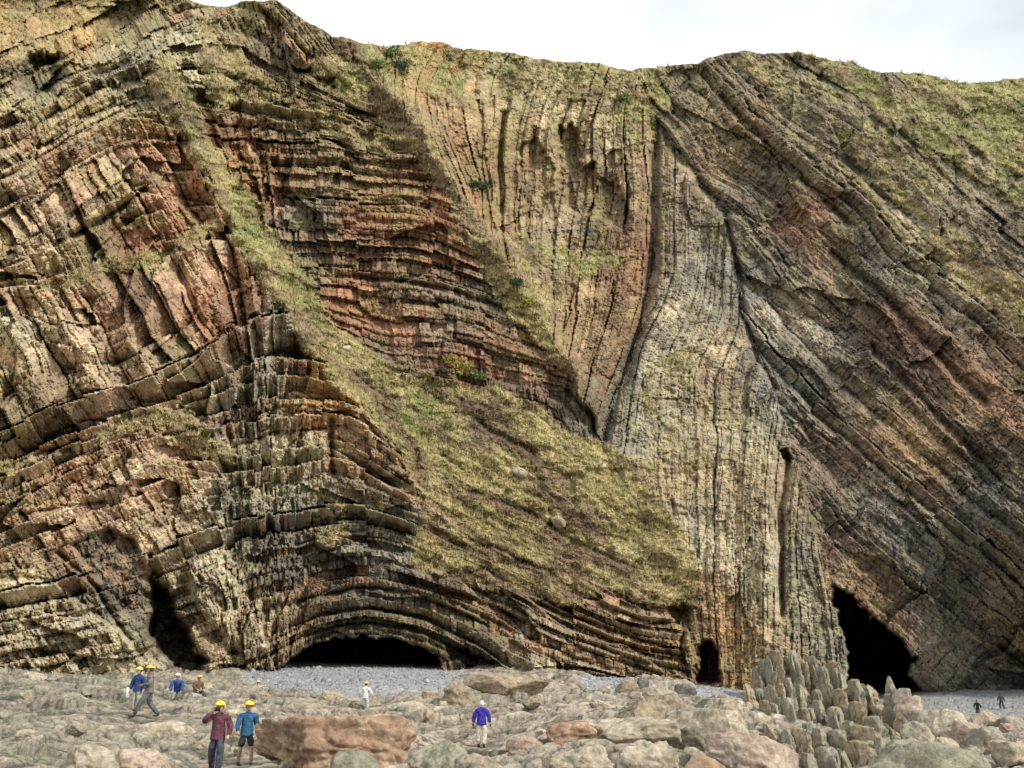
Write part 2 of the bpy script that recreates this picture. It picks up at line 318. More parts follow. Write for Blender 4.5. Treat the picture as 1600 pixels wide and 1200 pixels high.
# caves, slots and hollows: polygons with depth (m) and softness (px)
HOL = [([(422, 1060), (448, 1036), (482, 1016), (520, 1004), (565, 999), (615, 1002), (655, 1012), (684, 1026), (690, 1060)], 30, 6),
       ([(1303, 912), (1330, 935), (1392, 990), (1433, 1026), (1420, 1050), (1440, 1085), (1332, 1085), (1318, 1000)], 32, 7),
       ([(1090, 1012), (1106, 1000), (1121, 1022), (1126, 1070), (1088, 1070)], 9, 7),
       ([(232, 905), (262, 915), (280, 960), (300, 1005), (322, 1030), (300, 1060), (262, 1030), (225, 985), (240, 950)], 9, 12),
       ([(22, 120), (55, 85), (95, 80), (104, 125), (75, 150), (38, 155)], 5, 16),
       ([(598, 745), (642, 738), (640, 765), (618, 766)], 2.2, 6),
       ([(700, 1000), (745, 1022), (792, 1044), (785, 1052), (735, 1040), (698, 1018)], 3.5, 5),
       ([(810, 235), (830, 212), (852, 232), (858, 345), (815, 340)], 2.2, 4), ([(874, 205), (892, 190), (906, 215), (912, 260), (925, 250), (935, 290), (930, 330), (900, 340), (878, 320)], 3.0, 4),
       ([(930, 270), (965, 285), (978, 330), (975, 370), (940, 345), (915, 325)], 1.8, 5), ([(835, 252), (862, 245), (868, 345), (838, 345)], 1.5, 3),
       ([(1212, 694), (1238, 704), (1234, 722), (1226, 716)], 3, 2.5), ([(1560, 1005), (1700, 1050), (1700, 1080), (1580, 1040)], 4, 8),
       ([(455, 108), (490, 106), (488, 114), (460, 115)], 2.5, 4), ([(495, 122), (528, 120), (525, 132), (500, 133)], 2.5, 4),
       ([(565, 205), (585, 203), (582, 225), (570, 228)], 2, 4),
       ([(1045, 950), (1070, 938), (1085, 950), (1080, 985), (1056, 980)], 3, 6),
       ([(888, 1020), (960, 1052), (1060, 1075), (1060, 1090), (900, 1062)], 0, 6)]
SLOT = [([(520, 655), (518, 700), (522, 745)], 5, 2.5), ([(786, 175), (782, 240), (783, 330)], 4, 2.0), ([(1228, 718), (1221, 800), (1220, 900), (1222, 960)], 7, 3.0), ([(1024, 195), (1023, 330), (1016, 460), (985, 560), (958, 640), (940, 700)], 9, 3.0),
        ([(1030, 200), (1060, 245), (1100, 290), (1135, 335)], 7, 2.0), ([(1135, 335), (1158, 440), (1165, 500), (1185, 560), (1213, 608)], 4, 1.8),
        ([(232, 870), (250, 920), (240, 975)], 6, 2.5), ([(111, 367), (160, 345), (226, 296)], 5, 2.6), ([(90, 862), (150, 915), (190, 985), (225, 1030)], 4, 1.6),
        ([(530, 430), (631, 438), (699, 453), (780, 477), (834, 500)], 3.5, 2.0), ([(0, 280), (84, 235), (190, 174)], 3, 1.4), ([(1130, 150), (1205, 232), (1262, 288), (1330, 350)], 5, 1.8),
        ([(1300, 395), (1380, 460), (1465, 555), (1540, 630)], 6, 2.0), ([(1364, 545), (1440, 620), (1500, 680), (1560, 750)], 6, 1.8), ([(1320, 245), (1400, 325), (1450, 350)], 7, 1.2),
        ([(0, 735), (60, 705), (110, 700)], 5, 1.5), ([(337, 604), (361, 698), (439, 675), (540, 665)], 2.5, 1.4), ([(405, 560), (440, 548), (472, 556)], 5, 1.6), ([(34, 803), (162, 783)], 3, 1.5),
        ([(425, 1022), (470, 996), (520, 981), (570, 976), (630, 980), (690, 1000), (745, 1030)], 2.5, 2.2), ([(430, 1000), (500, 962), (580, 952), (660, 965), (740, 1003)], 2.5, 1.6), ([(450, 945), (560, 915), (650, 925), (760, 975)], 2.5, 1.4), ([(640, 905), (720, 930), (800, 963), (930, 1020), (1050, 1058)], 2.5, 1.2), ([(888, 610), (925, 650), (930, 672)], 4, 2), ([(1070, 960), (1066, 1010), (1075, 1060)], 3, 1.5),
        ([(740, 655), (790, 685), (838, 705)], 4, 0.8), ([(740, 768), (790, 788), (835, 803)], 4, 0.8), ([(765, 850), (850, 892), (905, 925)], 4, 0.8), ([(855, 818), (930, 862), (985, 885)], 4, 0.8), ([(690, 905), (760, 890), (800, 925)], 3, .5),
        ([(820, 935), (880, 960), (960, 985), (1040, 1010)], 3.5, 1.6), ([(700, 935), (800, 985), (900, 1030), (1000, 1060)], 2.5, 1.2)]
SCARP = [[(740, 655), (790, 685), (838, 705)], [(735, 768), (790, 788), (835, 803)], [(765, 850), (850, 892), (905, 925)], [(855, 818), (930, 862), (985, 885)], [(720, 620), (780, 645)], [(690, 905), (760, 890), (800, 925)], [(640, 800), (700, 842), (760, 870)], [(600, 640), (640, 690), (655, 740)], [(840, 760), (900, 800), (940, 835)], [(810, 925), (900, 950), (1000, 985)], [(560, 590), (620, 640)]]
def f_hol(u, v):
    o = np.zeros(u.shape)
    for pl, d, s in HOL: o = np.maximum(o, d*sstep(-s*0.6, s, poly_sd(u, v, pl)))
    return o
RH = raster(f_hol, 3)
def f_slot(u, v):
    o = np.zeros(u.shape)
    for pl, wd, d in SLOT: o = np.maximum(o, d*np.exp(-(pline_dist(u, v, pl)/wd)**2))
    return o
RS = raster(f_slot, 3)
# broad rock colour of each part of the face
TAN = (.33, .262, .175); PNK = (.385, .295, .215); RED = (.265, .125, .07); RBR = (.23, .155, .105); GRY = (.215, .20, .165); DRK = (.105, .095, .08); OCH = (.36, .22, .09); BUF = (.34, .31, .225); BRN = (.19, .145, .095); BLU = (.17, .175, .165); PAL = (.40, .35, .26); CHAR = (.07, .068, .063)
CP = [(20, 30, OCH), (120, 40, OCH), (60, 120, DRK), (200, 30, BRN), (120, 180, TAN), (20, 210, TAN), (250, 110, BUF), (190, 120, GRY), (250, 230, RED), (270, 260, RED), (230, 280, PNK), (120, 300, PNK), (30, 340, PNK), (20, 400, TAN),
  (180, 280, TAN), (240, 350, RED), (280, 340, RBR), (150, 360, BRN), (60, 420, TAN), (50, 500, BUF), (120, 530, PNK), (150, 560, PNK), (20, 580, TAN), (60, 640, BRN), (200, 500, RBR), (260, 470, RBR), (330, 460, RED), (350, 500, RED), (310, 420, PNK), (260, 550, TAN), (330, 570, TAN), (410, 520, GRY),
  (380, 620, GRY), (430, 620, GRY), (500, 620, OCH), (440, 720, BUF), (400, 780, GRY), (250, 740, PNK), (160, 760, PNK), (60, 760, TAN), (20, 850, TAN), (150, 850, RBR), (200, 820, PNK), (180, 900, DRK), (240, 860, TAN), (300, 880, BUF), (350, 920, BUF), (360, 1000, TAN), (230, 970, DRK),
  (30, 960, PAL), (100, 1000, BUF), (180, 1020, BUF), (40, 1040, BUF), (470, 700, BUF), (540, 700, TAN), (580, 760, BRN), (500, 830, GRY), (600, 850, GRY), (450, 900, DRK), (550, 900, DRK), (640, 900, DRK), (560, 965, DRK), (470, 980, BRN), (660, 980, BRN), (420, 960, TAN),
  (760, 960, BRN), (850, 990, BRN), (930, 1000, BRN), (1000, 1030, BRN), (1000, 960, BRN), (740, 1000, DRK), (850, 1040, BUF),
  (410, 60, BRN), (470, 90, BRN), (400, 150, BRN), (390, 270, RED), (410, 280, RED), (450, 230, BRN), (550, 260, RBR), (640, 250, BRN), (650, 290, RED), (480, 340, GRY), (580, 350, RED), (650, 350, RED), (730, 360, RED), (600, 400, GRY), (700, 400, RED), (480, 430, BRN), (580, 420, RED), (650, 460, BRN), (560, 480, RED), (620, 500, RED), (700, 490, GRY),
  (640, 530, RBR), (760, 530, BRN), (750, 555, RED), (830, 580, RED), (600, 560, DRK), (800, 620, DRK), (880, 640, DRK), (820, 530, DRK), (760, 450, DRK),
  (600, 120, BRN), (680, 150, TAN), (690, 110, OCH), (740, 180, TAN), (720, 250, BRN), (760, 280, BRN), (790, 130, BUF), (830, 160, BUF), (800, 230, RBR), (850, 300, TAN), (835, 300, BRN), (850, 180, BUF), (900, 180, BUF), (900, 260, BRN), (940, 200, BUF), (950, 320, BRN), (900, 350, GRY), (860, 340, PAL), (1000, 290, TAN), (990, 350, RBR), (990, 400, RED), (1000, 440, RBR), (975, 480, RBR), (960, 530, BRN), (930, 460, TAN), (900, 540, TAN), (940, 600, BRN), (760, 380, BRN),
  (1020, 320, BLU), (1030, 420, BLU), (1005, 560, BLU), (970, 640, BLU), (1060, 330, BRN), (1080, 400, GRY), (1060, 480, BUF), (1030, 560, BUF), (1010, 640, GRY), (1040, 650, BUF), (1100, 600, BRN), (1080, 560, BUF), (1120, 560, TAN), (1140, 620, BRN), (1160, 680, BUF), (1060, 740, TAN), (1150, 760, TAN), (1100, 820, BUF), (1160, 860, PAL), (1200, 800, TAN), (1250, 870, GRY), (1160, 950, BUF), (1260, 960, BUF), (1120, 960, OCH), (1140, 1000, OCH), (1080, 960, BRN), (1100, 1030, BRN), (1200, 1000, TAN), (1300, 1000, GRY),
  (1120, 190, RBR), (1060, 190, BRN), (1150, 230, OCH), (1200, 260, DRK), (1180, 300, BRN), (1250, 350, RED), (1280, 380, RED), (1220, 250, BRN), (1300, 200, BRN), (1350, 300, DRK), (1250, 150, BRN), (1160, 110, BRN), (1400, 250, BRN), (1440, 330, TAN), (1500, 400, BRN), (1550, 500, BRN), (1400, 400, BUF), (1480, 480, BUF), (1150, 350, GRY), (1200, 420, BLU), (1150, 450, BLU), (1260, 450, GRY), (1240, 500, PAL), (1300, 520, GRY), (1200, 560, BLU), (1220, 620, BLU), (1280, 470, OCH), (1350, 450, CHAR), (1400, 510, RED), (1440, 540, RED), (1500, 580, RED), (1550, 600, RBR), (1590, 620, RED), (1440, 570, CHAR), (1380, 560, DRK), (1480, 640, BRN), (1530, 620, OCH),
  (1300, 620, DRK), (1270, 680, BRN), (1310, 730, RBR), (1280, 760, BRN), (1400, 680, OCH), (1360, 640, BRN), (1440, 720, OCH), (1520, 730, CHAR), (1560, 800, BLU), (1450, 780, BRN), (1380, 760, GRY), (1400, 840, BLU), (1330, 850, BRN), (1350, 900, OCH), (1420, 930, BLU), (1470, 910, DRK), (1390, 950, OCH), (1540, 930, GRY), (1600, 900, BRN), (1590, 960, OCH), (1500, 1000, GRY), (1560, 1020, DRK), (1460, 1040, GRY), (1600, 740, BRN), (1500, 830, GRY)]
Pc = np.array([(a, b) for a, b, c in CP], float); Vc = np.array([c for a, b, c in CP])
def f_col(u, v):
    num = np.zeros(u.shape+(3,)); den = np.zeros(u.shape)
    for k in range(len(Pc)):
        d2 = (u-Pc[k, 0])**2+(v-Pc[k, 1])**2; wk = np.exp(-d2/(2*34**2))+1e-4/(1+d2/1e4)**2
        num += wk[..., None]*Vc[k]; den += wk
    return num/den[..., None]
RC = raster(f_col, 8)

# ------------------------------------------------------------------ cliff: vertices
us = np.concatenate([np.linspace(-300, -60, 40)[:-1], np.arange(-60, 1660, 1.72), np.linspace(1660, 1860, 34)])
NV = 600; js = np.linspace(0, 1, NV)
NU = len(us)
skyv = curve(SKY, us)+fbm(us/22, us*0+3, 4, 2)*3.6+fbm(us/5, us*0+8, 2, 5)*1.2
gu = np.broadcast_to(us, (NV, NU)).copy(); gv = skyv[None]+(1140-skyv[None])*js[:, None]
def warp(a, sc, s): return a*fbm(gu/sc, gv/sc, 3, s), a*fbm(gu/sc+50, gv/sc+50, 3, s+3)
w1, w2 = warp(9, 45, 1); w3, w4 = warp(3.5, 11, 2)
wu, wv = gu+w1+w3, gv+w2+w4
a_ = gAB(wv); b_ = gBC(wv); c_ = gCD(wv)
reg = np.where(wu < a_, 0, np.where(wu < b_, 1, np.where(wu < c_, 2, 3)))
su, sv = gu+w1*0.12+w3*.12, gv+w2*0.12+w4*.12
S = np.choose(reg, [samp(SA, su, sv), samp(SB, su, sv), samp(SC, su, sv), samp(SD, su, sv)])
kk = 0.52*(1-sstep(330, 500, gu))+0.05
ju, jv = gu+w1*.8+w3*.6, gv+w2*.8+w4*.6
T = np.choose(reg, [ju-jv*kk, jv+0.15*ju, jv+.1*ju, ju*0.72+jv*0.70+ju*0])
def hsh(a, b, s):
    x = (a*73856093) ^ (b*19349663) ^ (s*83492791); x = (x ^ (x >> 13))*1274126177; return ((x ^ (x >> 16)) & 0xffff)/65535.0
# small faults along the joints shift the beds against each other
Tb = T/np.choose(reg, [62., 70., 90., 66.])+.6*vn(gu/80, gv/80, 5); Tc = T/23.+.5*vn(gu/40, gv/40, 2)
kS = np.choose(reg, [9., 5., 4., 9.])*(1-.6*sstep(860, 900, S)*(reg == 0)); ib = np.floor(Tb).astype(np.int64); ic = np.floor(Tc).astype(np.int64); sb = np.floor(S/48).astype(np.int64)
S = S+kS*(hsh(ib, sb*0+7, 21)-.5)+.55*kS*(hsh(ic, sb, 22)-.5)*sstep(.35, .6, vn(gu/60, gv/60, 7))
# beds
def bedseq(seed, tmin, tmax, n=260, start=-400):
    r = np.random.default_rng(seed); th = tmin+(tmax-tmin)*r.random(n)**1.7
    thin = r.random(n) < 0.25; th[thin] = tmin*0.55
    return start+np.concatenate([[0], np.cumsum(th)]), r
def bedseqA(seed):
    r = np.random.default_rng(seed); b = [-400.]
    while b[-1] < 1300:
        s_ = b[-1]; lo, hi = (12, 30) if s_ < 180 else (20, 50) if s_ < 420 else (30, 62) if s_ < 555 else (13, 34) if s_ < 800 else (8, 17)
        t = r.uniform(lo, hi)
        if r.random() < .5: b.append(s_+r.uniform(3.5, 6.5))
        b.append(b[-1]+t)
    b = np.array(b)
    for fx in (300, 388, 427, 560, 667, 985): b[np.argmin(abs(b-fx))] = fx
    return np.sort(b), r
SEQ = [(3, 10, 30), (5, 6, 26), (8, 5, 20), (13, 7, 28), (21, 8, 25)]
bid = np.zeros(S.shape, int); dlo = np.zeros(S.shape); dhi = np.zeros(S.shape); boff = np.zeros(S.shape); bsaw = np.zeros(S.shape); bgap = np.zeros(S.shape); bjw = np.zeros(S.shape); bton = np.zeros(S.shape); bsh = np.zeros(S.shape); bph = np.zeros(S.shape); brd = np.zeros(S.shape)
gL1 = curve([(-100, 250), (90, 252), (320, 348), (440, 428), (540, 495), (630, 550), (700, 610), (740, 900)], gv+w2)
breg = np.where((reg == 0) & (gu+w1 > gL1), 4, reg)
for k, (sdk, t0, t1) in enumerate(SEQ):
    bd, r = bedseqA(sdk) if k == 0 else bedseq(sdk, t0, t1); m = breg == k; s = S[m]; i = np.clip(np.searchsorted(bd, s)-1, 0, len(bd)-2); n = len(bd)
    th = np.append(np.diff(bd), 10)
    amp = [0.55, 0.42, 0.30, 0.52, .5][k]
    off = r.normal(0, amp, n); shale = (th < t0*0.8) & (r.random(n) < .85); off[shale] += 0.5
    saw = r.normal(0.02, 0.035, n); gap = r.random(n)**2.2*0.9+0.08; jw = np.clip(th*r.uniform(0.7, 2.0, n)+6, 9, 46); ton = r.uniform(0.82, 1.15, n); ph = r.uniform(0, 100, n); rd = r.random(n)
    bid[m] = i+1000*k; dlo[m] = s-bd[i]; dhi[m] = bd[i+1]-s
    boff[m] = off[i]; bsaw[m] = saw[i]*(dlo[m]-dhi[m]); bgap[m] = gap[i]; bjw[m] = jw[i]; bton[m] = ton[i]; bsh[m] = shale[i]; bph[m] = ph[i]; brd[m] = rd[i]
edge = np.minimum(dlo, dhi)
# finer courses inside the beds
c_bd, c_r = bedseq(77, 4.5, 12, 420); cs = S+.8*fbm(gu/20, gv/20, 3, 10); ci = np.clip(np.searchsorted(c_bd, cs)-1, 0, len(c_bd)-2)
c_edge = np.minimum(cs-c_bd[ci], c_bd[ci+1]-cs); c_off = c_r.normal(0, 1, len(c_bd))[ci]; c_gap = (c_r.random(len(c_bd))**1.5)[ci]
cw = np.where(reg == 0, .35+1.15*sstep(400, 480, gu)*(1-sstep(640, 700, S))+.3*sstep(640, 700, S)+.3*sstep(900, 1000, gv), .8)*np.clip(.65+1.1*vn(gu/35, gv/35, 9)-.3, .1, 1.4)
lat = np.clip(2.0*vn(T/48+bid*3.7, bid*1.9, 3)-.25, .06, 1.5)          # beds come and go along their length
# joints: irregular block widths along each bed
q = T/bjw+bph; jw_ = q+0.30*np.sin(q*2.1+bph)+0.2*np.sin(q*5.3+bph*3)
jb = np.floor(jw_).astype(np.int64); jf = jw_-jb; jedge = np.minimum(jf, 1-jf)*bjw
h1 = hsh(bid, jb, 1); h2 = hsh(bid, jb, 2); h3 = hsh(bid, jb, 3)
# secondary joints inside big blocks
q2 = q*2.7+bph; jb2 = np.floor(q2).astype(np.int64); f2 = q2-jb2; je2 = np.minimum(f2, 1-f2)*bjw/2.7; h4 = hsh(bid, jb2, 5)
# thin lamination
lam = vn(S/3.2, T/60, 4)-0.5; lam2 = vn(S/1.9+40, T/22, 6)-.5
crmp = fbm(gu/60, gv/60, 4, 3); crm2 = fbm(gu/16, gv/16, 3, 6)
grs = samp(RG, gu+w1*1.3+w3*2, gv+w2*1.3+w4*2)+0.42*fbm(gu/34, gv/30, 5, 7, .72)-0.03+.12*fbm(gu/4, gv/4, 2, 3)
# streaks of turf follow the beds on the right flank
gD = (0.55*fbm(S/13, T/120, 3, 8)-.05)*(reg == 3)+(.45*fbm(S/10, T/90, 3, 2)-.08)*(reg == 1)*(1-sstep(150, 330, gv)*0); grs = grs+gD+.30*np.exp(-(pline_dist(gu, gv, [(965, 700), (1030, 790), (1095, 905)])/40)**2)*fbm(gu/11, gv/16, 4, 11)-.1*np.exp(-(pline_dist(gu, gv, [(975, 700), (1040, 790), (1105, 905)])/30)**2)
g = sstep(-0.26, 0.26, grs)
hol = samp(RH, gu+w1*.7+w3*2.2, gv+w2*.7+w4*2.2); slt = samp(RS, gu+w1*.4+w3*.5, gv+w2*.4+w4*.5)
jstr = np.choose(reg, [1.0, 0.55, 0.45, 0.5])
rlf = boff*lat*np.choose(reg, [1.1, .85, .7, .8])+bsaw*np.choose(reg, [1, .6, .5, .8])
rlf = rlf+bgap*lat*np.choose(reg, [.5, .4, .3, .45])*np.exp(-(edge/1.3)**2)
rlf = rlf+cw*(.16*c_off+.30*c_gap*np.exp(-(c_edge/1.2)**2))
def pm_(pl, so_): return sstep(-so_, so_, poly_sd(gu+w1*.6+w3*.5, gv+w2*.6+w4*.5, pl))
smf = pm_([(108, 850), (170, 826), (205, 838), (246, 925), (240, 992), (205, 965), (150, 905)], 5)
smf2 = pm_([(232, 968), (262, 930), (292, 985), (318, 1040), (290, 1058), (256, 1030)], 6)*.6
rib = pm_([(285, 885), (330, 862), (372, 905), (405, 960), (420, 1015), (380, 1026), (345, 985), (305, 935)], 12)
mas = pm_([(-60, 905), (85, 912), (190, 990), (262, 1050), (262, 1085), (-60, 1085)], 5)
rlf = rlf*(1-.85*np.maximum(smf, smf2))*(1-.55*rib)+smf*2.2-rib*2.2+rib*fbm(T/7, S/40, 3, 5)*.5-mas*2.0
# bold joint faces slicing through the massive beds of the left buttress
msv = (reg == 0)*(1-sstep(400, 470, gu))*sstep(215, 260, S)*(1-sstep(545, 565, S))
Tq = T/44+.5*vn(T/90, S/160, 8); tf = Tq-np.floor(Tq); th_ = hsh(np.floor(Tq).astype(np.int64), (S/95).astype(np.int64), 14)
rlf = rlf+msv*((np.where(th_ > .45, tf, 1-tf)-.5)*2.6+(th_-.5)*1.5+.5*np.exp(-(np.minimum(tf, 1-tf)*44/1.8)**2))
# shattered faces
def facets(sz, sd_, st=1.0):
    f1, f2, cc = voro(gu/sz+w3*.06, gv/(sz*st)+w4*.06, sd_); return RT[(sd_+3) % 12].ravel()[cc], f2-f1
fa, fe = facets(24, 1, 1.5); fa2, fe2 = facets(9, 4, 1.3)
rlf = rlf+(fa-.5)*.55+.2*np.exp(-(fe/.06)**2)+(fa2-.5)*.26+.05*np.exp(-(fe2/.1)**2)
rlf = rlf+jstr*((h1-0.5)*np.choose(reg, [1.7, 1., 1., 1.1])*np.clip(bjw/25, .5, 1.3)+0.55*h2*np.exp(-(jedge/1.5)**2)+(h4-.5)*0.5+0.24*np.exp(-(je2/1.2)**2))
rlf = rlf+lam*0.28*np.choose(reg, [.5, 1, 1.0, 1.1])+lam2*0.14
# whole groups of beds break off along bold corners
q3 = T/np.choose(reg, [95., 120., 130., 150.])+vn(S/55, S*0, 9)*2; hb = hsh(np.floor(q3).astype(np.int64), np.floor(S/70+.3*np.sin(T/50)).astype(np.int64), 9)
rlf = rlf+(hb-.5)*np.choose(reg, [3.4, 1.8, 1.4, 2.4])
rlf = rlf*(1+0.4*crmp)+crmp*np.choose(reg, [.8, 1.1, 1.1, 1.2])+crm2*0.38
rough = fbm(gu/6, gv/6, 3, 5, .7)*0.30+fbm(gu/2.6, gv/2.6, 2, 8)*0.15
turf = fbm(gu/40, gv/28, 4, 4)*1.5+fbm(gu/12, gv/8, 4, 1, .65)*0.75-0.2+.5*(vn((gu*.8+gv*.5)/60, (gv*.85-gu*.5)/9, 2)-.5)
Y = base_depth(gu+w1*.5, gv+w2*.5)
sc_ = np.zeros(gu.shape)
for pl_ in SCARP: sc_ = np.maximum(sc_, np.exp(-(pline_dist(gu+w1*1.2, gv+w2*1.2, pl_)/5)**2))
ribs = sstep(.1, .5, fbm(S/9, T/110, 3, 4)+.25*crm2)*sstep(600, 640, S)*(reg == 0)
turf = turf+sc_*.55-ribs*.35+ribs*(bgap*.5*np.exp(-(edge/1.5)**2))+.12*np.clip(rlf, -1, 1)
Y = Y+(1-g)*rlf*.86+g*(turf+0.10*rlf)+(1-g)*rough+rough*.3*g+hol+slt*(1-.45*g)
for pl_, wd_, am_ in (([(545, 60), (650, 195), (715, 290), (765, 370), (835, 470), (885, 560), (915, 620)], 20, 3.0), ([(245, 90), (300, 215), (345, 320), (425, 440), (490, 540), (548, 630), (610, 720), (650, 800)], 16, 2.6), ([(300, 20), (335, 110), (345, 190)], 14, 1.6), ([(400, 0), (450, 60), (520, 120)], 16, 1.2)):
    dd_ = pline_dist(gu+w1, gv+w2, pl_); Y = Y-am_*np.exp(-(dd_/wd_)**2)*.7-am_*.3*np.exp(-(dd_/wd_/2.5)**2)
# arch of thin beds steps back towards the cave roof
Y[0] = Y[1]
CO = PW(gu, gv, Y)
# ---- colour
stn = fbm(gu/22, gv/14, 4, 8)
def mixc0(a, b, t): return a*(1-t[..., None])+b*t[..., None]
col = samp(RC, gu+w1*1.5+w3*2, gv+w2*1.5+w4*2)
col = col*bton[..., None]
blk = 0.80+0.38*h3; col = col*blk[..., None]*(0.88+.24*h4)[..., None]*(.86+.28*fa)[..., None]*(.88+.24*fa2)[..., None]
redm = sstep(.55, .95, brd+0.35*crm2+0.25*crmp)*np.choose(reg, [.5, .35, .2, .4]); redm = redm*(h2 > .3)
col = col*(1-redm[..., None])+redm[..., None]*np.array((.27, .14, .08))
shm = bsh*0.4*lat*(1-.3*vn(gu/15, gv/15, 2)); col = col*(1-shm[..., None])+shm[..., None]*np.array((.11, .10, .085))
col = mixc0(col, np.array((.15, .125, .10))*(1+.5*stn[..., None]), smf*.75); col = mixc0(col, np.array((.36, .21, .11)), smf*sstep(.1, .5, stn)*.5); col = mixc0(col, np.array(PAL), mas*.45); col = mixc0(col, np.array(BUF), rib*.5)
lich = sstep(0.35, .8, fbm(gu/30, gv/22, 4, 9)+.35*fbm(gu/6, gv/6, 2, 3)); col = col*(1-.4*lich[..., None])+.4*lich[..., None]*np.array((.30, .30, .19))
olv = sstep(.0, .5, fbm(gu/50, gv/35, 4, 1)+.5*fbm(gu/7, gv/6, 3, 6)+.55*(1-sstep(100, 560, gv))-.12)*.5
olv = olv*(1-.5*smf); col = col*(1-olv[..., None])+olv[..., None]*np.array((.225, .20, .095))*(.8+.5*vn(gu/5, gv/5, 6))[..., None]
seep = sstep(.35, .8, fbm(gu/9, gv/70, 3, 10)); col = col*(1-.4*seep[..., None])
fleck = sstep(.62, .9, vn(gu/4.5, gv/4.5, 7)); col = col*(1+.35*fleck[..., None])
stain = sstep(.3, .75, fbm(S/16, T/50, 4, 11)); col = col*(1-.35*stain[..., None])
crev = np.clip(np.exp(-(edge/1.3)**2)*bgap, 0, 1)*.2*(1-g); col = col*(1-crev[..., None])       # darker along the partings between beds
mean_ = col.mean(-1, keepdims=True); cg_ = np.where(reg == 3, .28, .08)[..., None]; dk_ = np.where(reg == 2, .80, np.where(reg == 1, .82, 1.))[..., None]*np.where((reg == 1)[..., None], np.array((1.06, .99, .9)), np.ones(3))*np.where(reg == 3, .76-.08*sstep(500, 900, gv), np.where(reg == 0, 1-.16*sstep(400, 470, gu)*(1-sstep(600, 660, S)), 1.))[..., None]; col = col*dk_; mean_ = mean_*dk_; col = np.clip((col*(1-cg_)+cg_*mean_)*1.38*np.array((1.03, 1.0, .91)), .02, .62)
gn = fbm(gu/45, gv/30, 4, 5); gn2 = fbm(gu/10, gv/7, 3, 2)
gc = np.array((.375, .315, .148))*(1+.3*gn2[..., None])
green = np.array((.25, .275, .095)); straw = np.array((.44, .36, .21)); earth = np.array((.24, .175, .11))
def mixc(a, b, t): return a*(1-t[..., None])+b*t[..., None]
GP = [(600, 100, 60, 45), (920, 400, 75, 28), (1455, 215, 60, 28), (975, 190, 25, 70), (395, 350, 30, 60), (850, 100, 120, 40), (1030, 160, 40, 50), (1580, 330, 80, 80), (1520, 190, 120, 60), (1350, 130, 80, 40), (700, 110, 90, 40), (480, 470, 30, 50), (300, 180, 25, 60), (640, 650, 60, 40), (1330, 170, 60, 40)]
gm = np.zeros(gu.shape)
for (x, y, rx, ry) in GP: gm = np.maximum(gm, np.exp(-((gu-x)/rx)**2-((gv-y)/ry)**2))
gc = mixc(gc, green, np.clip(sstep(.2, .7, gn)*.35+gm*.7+0.25*gn2*gm, 0, 1)); gc = mixc(gc, straw, sstep(.1, .7, -gn+.5*gn2)*.6)
gc = mixc(gc, earth, sstep(.0, .42, fbm((gu*.8+gv*.5)/50+20, (gv*.85-gu*.5)/13, 4, 3)+.3*gn2)*.85)
scar = np.zeros(gu.shape)
for pl_ in SCARP: scar = np.maximum(scar, np.exp(-(pline_dist(gu+w1*1.5, gv+w2*1.5-5, pl_)/9)**2))
gc = mixc(gc, np.array((.16, .105, .07)), np.clip(scar*(.5+1.3*vn(gu/14, gv/10, 3)), 0, .8)); gc = mixc(gc, np.array((.22, .16, .105)), ribs*.6)
path = np.exp(-(pline_dist(gu+w1, gv+w2, [(560, 80), (640, 190), (720, 320), (800, 400)])/9)**2)+np.exp(-(pline_dist(gu+w1, gv+w2, [(480, 530), (560, 600), (640, 690)])/7)**2); gc = mixc(gc, earth*1.1, np.clip(path, 0, 1)*.8)
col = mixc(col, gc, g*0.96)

col = mixc(col, np.array((.045, .04, .036)), sstep(3, 12, hol)*.85)  # caves and deep hollows coloured near-black, their shade painted into the rock
ids = np.arange(NV*NU).reshape(NV, NU)
faces = np.stack([ids[:-1, :-1], ids[1:, :-1], ids[1:, 1:], ids[:-1, 1:]], -1).reshape(-1, 4)
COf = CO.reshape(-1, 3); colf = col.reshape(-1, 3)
fb = bid[:-1, :-1].ravel(); fg = g[:-1, :-1].ravel() > .5; fj = jb[:-1, :-1].ravel(); fsh = hol[:-1, :-1].ravel() > 1.5; fr = reg[:-1, :-1].ravel(); fu = gu[:-1, :-1].ravel(); fv = gv[:-1, :-1].ravel()
# clifftop ground behind the skyline, joined to the rest of the cliff body
crest = CO[0]; nb = 14; back = [crest]; bk = [crest]
for k in range(1, nb):
    p = crest.copy(); dy = (k/nb)**1.6*110; p[:, 1] += dy; p[:, 2] += dy*0.10-1.2*(1-math.exp(-dy/2)); p[:, 2] += fbm(p[:, 0]/6, p[:, 1]/6, 3, 2)*.6; bk.append(p)
bk = np.stack(bk); bi = np.arange(nb*NU).reshape(nb, NU); bf = np.stack([bi[:-1, :-1], bi[:-1, 1:], bi[1:, 1:], bi[1:, :-1]], -1).reshape(-1, 4)
bkc = np.broadcast_to(np.array((.2, .19, .08)), (nb*NU, 3)).copy()
assigned = np.zeros(len(faces), bool)
# cliff body: cave linings and what is left of the smallest beds
big = {}
rockf = ~fg & ~fsh
# the 300 largest joint blocks on the left-hand buttress and the red beds
bk_key = fb.astype(np.int64)*100000+(fj+5000)
cand = rockf & (fr <= 1) & (fu > -40) & (fu < 1640) & (fv < 1070)
kq, inv, cnt = np.unique(bk_key[cand], return_inverse=True, return_counts=True)
order = np.argsort(-cnt)[:300]; isbig = np.zeros(len(kq), bool); isbig[order] = True
blockface = np.zeros(len(faces), bool); blockface[cand] = isbig[inv]
